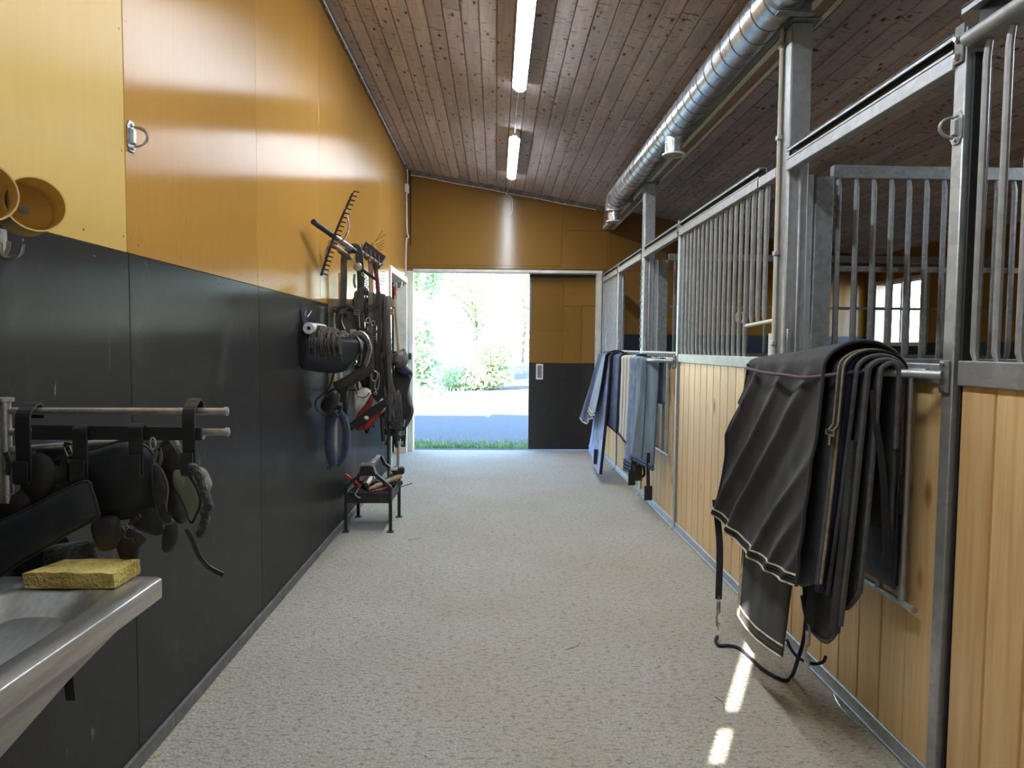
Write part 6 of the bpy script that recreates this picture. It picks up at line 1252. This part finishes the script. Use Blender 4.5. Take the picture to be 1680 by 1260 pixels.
# third: dark quilt with striped surcingle
t, P = rug('quilted_rug', 'dark quilt whose near edge carries a tan-striped strap with buckle', (2.9, 2.245), (2.9, 2.27), (0.56, 0.54), 0.6, BXR, BZR, 0.104, 0.055, 'rug_charcoal', 7.7, amp=0.010, freq=3, sq=(0.5, 0.62), nu=40, nv=80, tail=lambda u: 0.06*max(0, u-0.8)/0.2)
edge(t, P, 'tan_trim', -1, 0.0, 0.9, 0.005); edge(t, P, 'binding', -2, 0.0, 0.9, 0.011)
for c_, m_, w_ in ((-6, 'webbing', 0.045),):
    row = [Vector(p)+Vector((-0.010, -0.022, 0.004)) for p in P[-2][36:76]]
    row = [row[0]+Vector((-0.01, 0.01, -0.02))]+row
    build('striped_strap', MB().strap(row, w_, 0.004, sidev=(0, 1, 0)), M[m_], t)
    for o_ in (-0.016, 0.016): build('tan_stripe', MB().strap([p+Vector((-0.0035 if k < 26 else -0.001, o_, 0.003 if k > 14 else 0)) for k, p in enumerate(row)], 0.007, 0.003, sidev=(0, 1, 0)), M['tan_trim'], t)
    c = row[0]; build('buckle', MB().tube([c+Vector((-0.006, -0.026, 0)), c+Vector((-0.006, 0.026, 0)), c+Vector((-0.006, 0.026, -0.016)), c+Vector((-0.006, -0.026, -0.016))], 0.0035, 6, closed=True).tube([c+Vector((-0.006, 0, -0.016)), c+Vector((-0.008, 0, -0.05))], 0.006, 7), M['brass'], t)
# fourth: navy
t, P = rug('quilted_rug', 'navy padded rug between the striped strap and the charcoal quilt', (2.9, 2.215), (2.9, 2.30), (0.58, 0.55), 0.6, BXR, BZR, 0.078, 0.035, 'rug_navy', 11.2, amp=0.012, freq=3, sq=(0.6, 0.66), nu=40, nv=80)
edge(t, P, 'binding', -1, 0.0, 0.9, 0.008); edge(t, P, 'rug_navy', -3, 0.0, 0.85, 0.016, 'padded_roll', off=(-0.012, 0, 0))
# fifth: charcoal quilt with rounded tail
t, P = rug('quilted_rug', 'charcoal quilt with rounded tail hanging below the others at the near end', (2.9, 2.19), (2.50, 2.245), (0.375, 0.365), 0.95, BXR, BZR, 0.052, 0.045, 'rug_charcoal', 15.5, amp=0.012, freq=2.0, sq=(0.7, 0.75), nu=40, nv=84, tail=lambda u: 0.10*abs(2*u-1)**3)
edge(t, P, 'binding', -1, 0.0, 0.9, 0.010); edge(t, P, 'rug_charcoal', -3, 0.0, 0.45, 0.018, 'padded_roll', off=(-0.010, 0, 0)); hem(t, P, 'binding', (0,), 0.014)
sp = [Vector((1.16, 2.30, 0.47)), Vector((1.15, 2.31, 0.40)), Vector((1.145, 2.32, 0.34))]
build('front_strap', MB().strap(cat([Vector((1.15, 2.36, 0.62)), Vector((1.135, 2.37, 0.5)), Vector((1.125, 2.37, 0.40))], 5), 0.035, 0.005, sidev=(0.8, -0.6, 0)), M['webbing'], t); snap_hook(t, (1.125, 2.37, 0.395), 1.5)
# sixth: innermost
t, P = rug('quilted_rug', 'innermost dark rug beside the steel uprights, with a loose strap', (2.9, 2.165), (2.6, 2.21), (0.52, 0.49), 0.80, BXR+0.004, BZR, 0.030, 0.02, 'rug_charcoal', 19.4, amp=0.008, freq=2.0, sq=(0.8, 0.9), nu=36, nv=76, tail=lambda u: 0.10*max(0, (u-0.7)/0.3)**2)
edge(t, P, 'binding', -1, 0.0, 0.9, 0.008); hem(t, P, 'binding', (0,), 0.016)
build('loose_strap', MB().strap(cat([(1.218, 2.170, 1.271), (1.232, 2.170, 1.153), (1.255, 2.170, 1.033), (1.271, 2.170, 0.873), (1.284, 2.170, 0.692)], 5), 0.022, 0.004, up=(0, 1, 0)), M['webbing'], t)
# bungee across the pile
bg = thing('bungee_cord', 'purple braided bungee cord stretched across the black rugs', 'bungee cord', (1.1, 2.5, 1.28))
build('cord', MB().tube(cat([Vector((1.20, 3.06, 1.325)), Vector((1.108, 2.985, 1.318)), Vector((1.088, 2.85, 1.311)), Vector((1.076, 2.7, 1.306)), Vector((1.078, 2.5, 1.304)), Vector((1.090, 2.36, 1.302))]+[Vector(p) for p in [(1.172, 2.230, 1.326), (1.207, 2.230, 1.324)]], 8), 0.0062, 9), M['bungee'], bg)
build('wrapping', MB().lathe((1.175, 2.225, 1.326), (0.3, -0.15, 0), [(0, 0.007), (0.004, 0.0095), (0.03, 0.0095), (0.034, 0.007)], 12), M['rope_blue'], bg)
hx = [Vector((1.204, 2.225, 1.326)).lerp(Vector((1.226, 2.210, 1.335)), k/60)+Vector((0, 0.012*math.cos(k*0.63), 0.012*math.sin(k*0.63))) for k in range(61)]
build('spring_clip', MB().tube(hx, 0.0032, 6), M['blue_clip'], bg)
build('hook', MB().tube(cat([(1.226, 2.210, 1.341), (1.243, 2.210, 1.353), (1.263, 2.210, 1.361), (1.282, 2.210, 1.357), (1.284, 2.210, 1.341)], 5), 0.0035, 7), M['blue_clip'], bg)
# lead rope and bits on the floor
lp = [(1322,1010), (1318,1050)]
tag(build('lead_rope', MB().tube(cat([Vector(p) for p in [(1.237, 2.620, 0.361), (1.226, 2.620, 0.250), (1.204, 2.620, 0.164)]]+[Vector(p)+Vector((0, 0, 0.008)) for p in [(1.272, 2.815, 0.000), (1.223, 2.778, 0.000), (1.177, 2.859, 0.000), (1.153, 3.010, 0.000), (1.141, 3.086, 0.000), (1.104, 3.112, 0.000), (1.058, 3.112, 0.000), (1.058, 3.165, 0.000), (1.082, 3.213, 0.000)]], 6), 0.0075, 8), M['rope_blue'], None), 'dark blue lead rope hanging from the rugs and trailing over the concrete', 'rope')
tag(build('strap_loop', MB().tube(cat([(1.085, 2.450, 0.325), (1.107, 2.450, 0.283), (1.140, 2.450, 0.251), (1.186, 2.450, 0.234), (1.222, 2.450, 0.241), (1.233, 2.450, 0.264)], 6), 0.006, 7), M['rope_blue'], None), 'dark cord loop hanging from the snap hook of the charcoal quilt', 'rope')
tag(build('wire', MB().tube(cat([Vector(p)+Vector((0, 0, 0.004)) for p in [(1.399, 2.720, 0.000), (1.366, 2.613, 0.000), (1.356, 2.523, 0.000), (1.365, 2.426, 0.000)]], 6), 0.0022, 5), M['steel'], None), 'thin bright wire lying on the floor by the stall plinth', 'wire')

# far rugs -------------------------------------------------------------------------------------------
FX, FZ = 1.258, 1.305
t, P = rug('stable_rug', 'grey-blue sheet nearest to the galvanised post, with black straps', (5.78, 5.43), (5.80, 5.46), (0.46, 0.42), 0.95, 1.225, FZ, 0.028, 0.03, 'teal_grey', 2.2, amp=0.022, freq=4.5, sq=(0.5, 0.6), nu=36, nv=64, th=0.005, cxn=1.332, tail=lambda u: 0.0)
hem(t, P, 'slate_blue', (0, 1), 0.03); edge(t, P, 'slate_blue', -1, 0.0, 0.8, 0.006); edge(t, P, 'slate_blue', 18, 0.0, 0.6, 0.005, 'seam', off=(-0.006, 0, 0))
c = Vector(P[30][0]); build('strap', MB().strap([c+Vector((-0.012, 0, 0.12)), c+Vector((-0.016, 0, 0)), c+Vector((-0.012, -0.01, -0.16))], 0.03, 0.004, up=(0, 1, 0)), M['webbing'], t); build('strap_end', MB().box(c.x-0.045, c.x+0.02, c.y-0.02, c.y-0.008, c.z-0.27, c.z-0.15, 0.004), M['webbing'], t)
c = Vector(P[6][0]); build('strap', MB().strap([c+Vector((-0.01, 0, 0.02)), c+Vector((-0.02, -0.01, -0.10))], 0.025, 0.004, up=(0, 1, 0)), M['webbing'], t); build('strap_end', MB().box(c.x-0.05, c.x+0.01, c.y-0.02, c.y-0.006, c.z-0.22, c.z-0.09, 0.004), M['webbing'], t)
t, P = rug('stable_rug', 'light blue sheet with brown edge between striped and grey-blue rugs', (6.02, 5.84), (6.04, 5.84), (0.32, 0.30), 0.6, 1.24, FZ, 0.042, 0.035, 'sky_cloth', 5.2, amp=0.012, freq=5, sq=(0.5, 0.5), nu=26, nv=60, th=0.005, cxn=1.312)
edge(t, P, 'leather_brown', -1, 0.0, 0.75, 0.010); hem(t, P, 'slate_blue', (0, 1, 2, 3), 0.03)
c = Vector(P[-3][4]); build('leg_strap', MB().strap(cat([c+Vector((-0.01, 0, 0.2)), c+Vector((-0.03, -0.02, 0)), c+Vector((0, -0.02, -0.12)), c+Vector((0.05, -0.02, -0.10)), c+Vector((0.03, 0, 0.05))], 6), 0.022, 0.004, up=(0, 1, 0)), M['webbing'], t); build('strap_end', MB().box(c.x-0.03, c.x+0.03, c.y-0.03, c.y-0.015, c.z-0.16, c.z-0.02, 0.004), M['leather_brown'], t)
t, P = rug('stable_rug', 'cream striped cotton sheet with dark lining among the far rugs', (6.36, 6.06), (6.36, 6.10), (0.60, 0.50), 0.6, 1.228, FZ, 0.055, 0.02, 'cream_stripe', 8.2, amp=0.014, freq=5, sq=(0.5, 0.55), nu=30, nv=60, th=0.005, cxn=1.31, tail=lambda u: 0.0)
edge(t, P, 'dark_lining', -1, 0.0, 0.75, 0.022); hem(t, P, 'dark_lining', (0,), 0.02)
t, P = rug('stable_rug', 'dark green lined fold hanging just behind the striped sheet edge', (6.10, 6.045), (6.06, 6.05), (0.52, 0.46), 0.6, 1.30, FZ, 0.045, 0.0, 'dark_lining', 9.9, amp=0.012, freq=1, sq=(0.4, 0.4), nu=12, nv=50, th=0.006)
t, P = rug('stable_rug', 'slate blue rug with dark inside, on the far rack nearest the middle', (7.06, 6.74), (7.06, 6.76), (0.62, 0.55), 0.6, 1.235, FZ, 0.06, 0.03, 'slate_blue', 12.2, amp=0.014, freq=4, sq=(0.5, 0.6), nu=28, nv=60, th=0.006, cxn=1.305)
edge(t, P, 'dark_lining', -1, 0.0, 0.7, 0.024); hem(t, P, 'dark_lining', (0,), 0.02)
t, P = rug('stable_rug', 'pale blue sheet hanging almost to the floor under the navy rug', (7.62, 6.98), (7.62, 6.95), (0.30, 0.10), 0.5, FX, FZ, 0.075, 0.13, 'pale_blue', 14.2, amp=0.018, freq=5, sq=(0.5, 0.6), nu=40, nv=66, th=0.005, tail=lambda u: 0.03*math.sin(PI*u)*-1)
edge(t, P, 'dark_lining', -1, 0.0, 0.7, 0.016); hem(t, P, 'pale_blue', (0,), 0.016); c = Vector(P[26][2]); build('strap_end', MB().strap([c+Vector((-0.012, 0, 0.12)), c+Vector((-0.014, 0, 0)), c+Vector((-0.012, 0, -0.04))], 0.05, 0.006, up=(0, 1, 0)), M['webbing'], t)
t, P = rug('stable_rug', 'navy denim rug with cream piping, farthest left of the hanging rugs', (7.64, 7.12), (7.72, 7.10), (0.60, 0.66), 0.55, FX, FZ, 0.105, 0.17, 'denim', 17.2, amp=0.022, freq=3.5, sq=(0.5, 0.6), nu=40, nv=64, th=0.008, tail=lambda u: -0.06*math.sin(PI*min(1, u*1.3)))
hem(t, P, 'cream_trim', (0,), 0.014); edge(t, P, 'cream_trim', 0, 0.0, 0.3, 0.005)
t, P = rug('stable_rug', 'folded navy half of the denim rug with cream piped rounded hem', (7.30, 7.09), (7.34, 7.08), (0.72, 0.70), 0.6, FX, FZ, 0.118, 0.13, 'rug_navy', 18.7, amp=0.012, freq=1.0, sq=(0.5, 0.6), nu=24, nv=60, th=0.008, tail=lambda u: -0.03*math.sin(PI*u))
hem(t, P, 'cream_trim', (0, 2), 0.012)

# ---------- straw and crumbs on the floor
rs = random.Random(77)
for k, (px_, lab) in enumerate((((-0.013, 4.466, 0.003), 'pale curl of straw near the middle of the floor'), ((0.370, 3.122, 0.003), 'thin dark straw on the floor in front of the rugs'), ((-0.255, 3.488, 0.003), 'short straw on the floor at mid distance'), ((0.519, 3.568, 0.003), 'bent yellowish straw on the floor right of middle'), ((-0.582, 4.910, 0.003), 'dark twig on the floor in front of the farrier stand'), ((0.889, 2.598, 0.003), 'dark straw lying across the end of the sunlit streak'))):
    p = Vector(px_); a = rs.uniform(0, 3.1); d = Vector((math.cos(a), math.sin(a), 0))*rs.uniform(0.03, 0.06)
    tag(build('straw', MB().tube(cat([p-d, p+Vector((d.y*0.3, -d.x*0.3, 0.002)), p+d], 4), 0.0014, 5), M['straw' if k in (0, 2, 3) else 'leather_brown'], None), lab, 'straw')
cr = MB()
for k in range(150):
    x = rs.uniform(-1.1, 1.33); y = 1.6+abs(rs.gauss(0, 1))*2.6
    if y > 8.9 or (-1.2 < x < -0.7 and 5.0 < y < 5.7): continue
    s_ = rs.uniform(0.0012, 0.003); cr.blob((x, y, s_*0.4), (s_*1.6, s_, s_*0.5), k, 0.4, 5, 3)
o = build('floor_crumbs', cr, M['leather_brown'], None); o['kind'] = 'stuff'; tag(o, 'small dark crumbs and chaff scattered over the concrete floor', 'crumbs')
dm = MB()
for k in range(120):
    y = rs.uniform(1.8, 7.5); x = XL+0.02+abs(rs.gauss(0, 0.02)); s_ = rs.uniform(0.002, 0.006); dm.blob((x, y, s_*0.4), (s_, s_*1.5, s_*0.5), k+500, 0.4, 5, 3)
o = build('wall_chaff', dm, M['straw'], None); o['kind'] = 'stuff'; tag(o, 'dirt and chaff gathered along the foot of the black wall', 'crumbs')
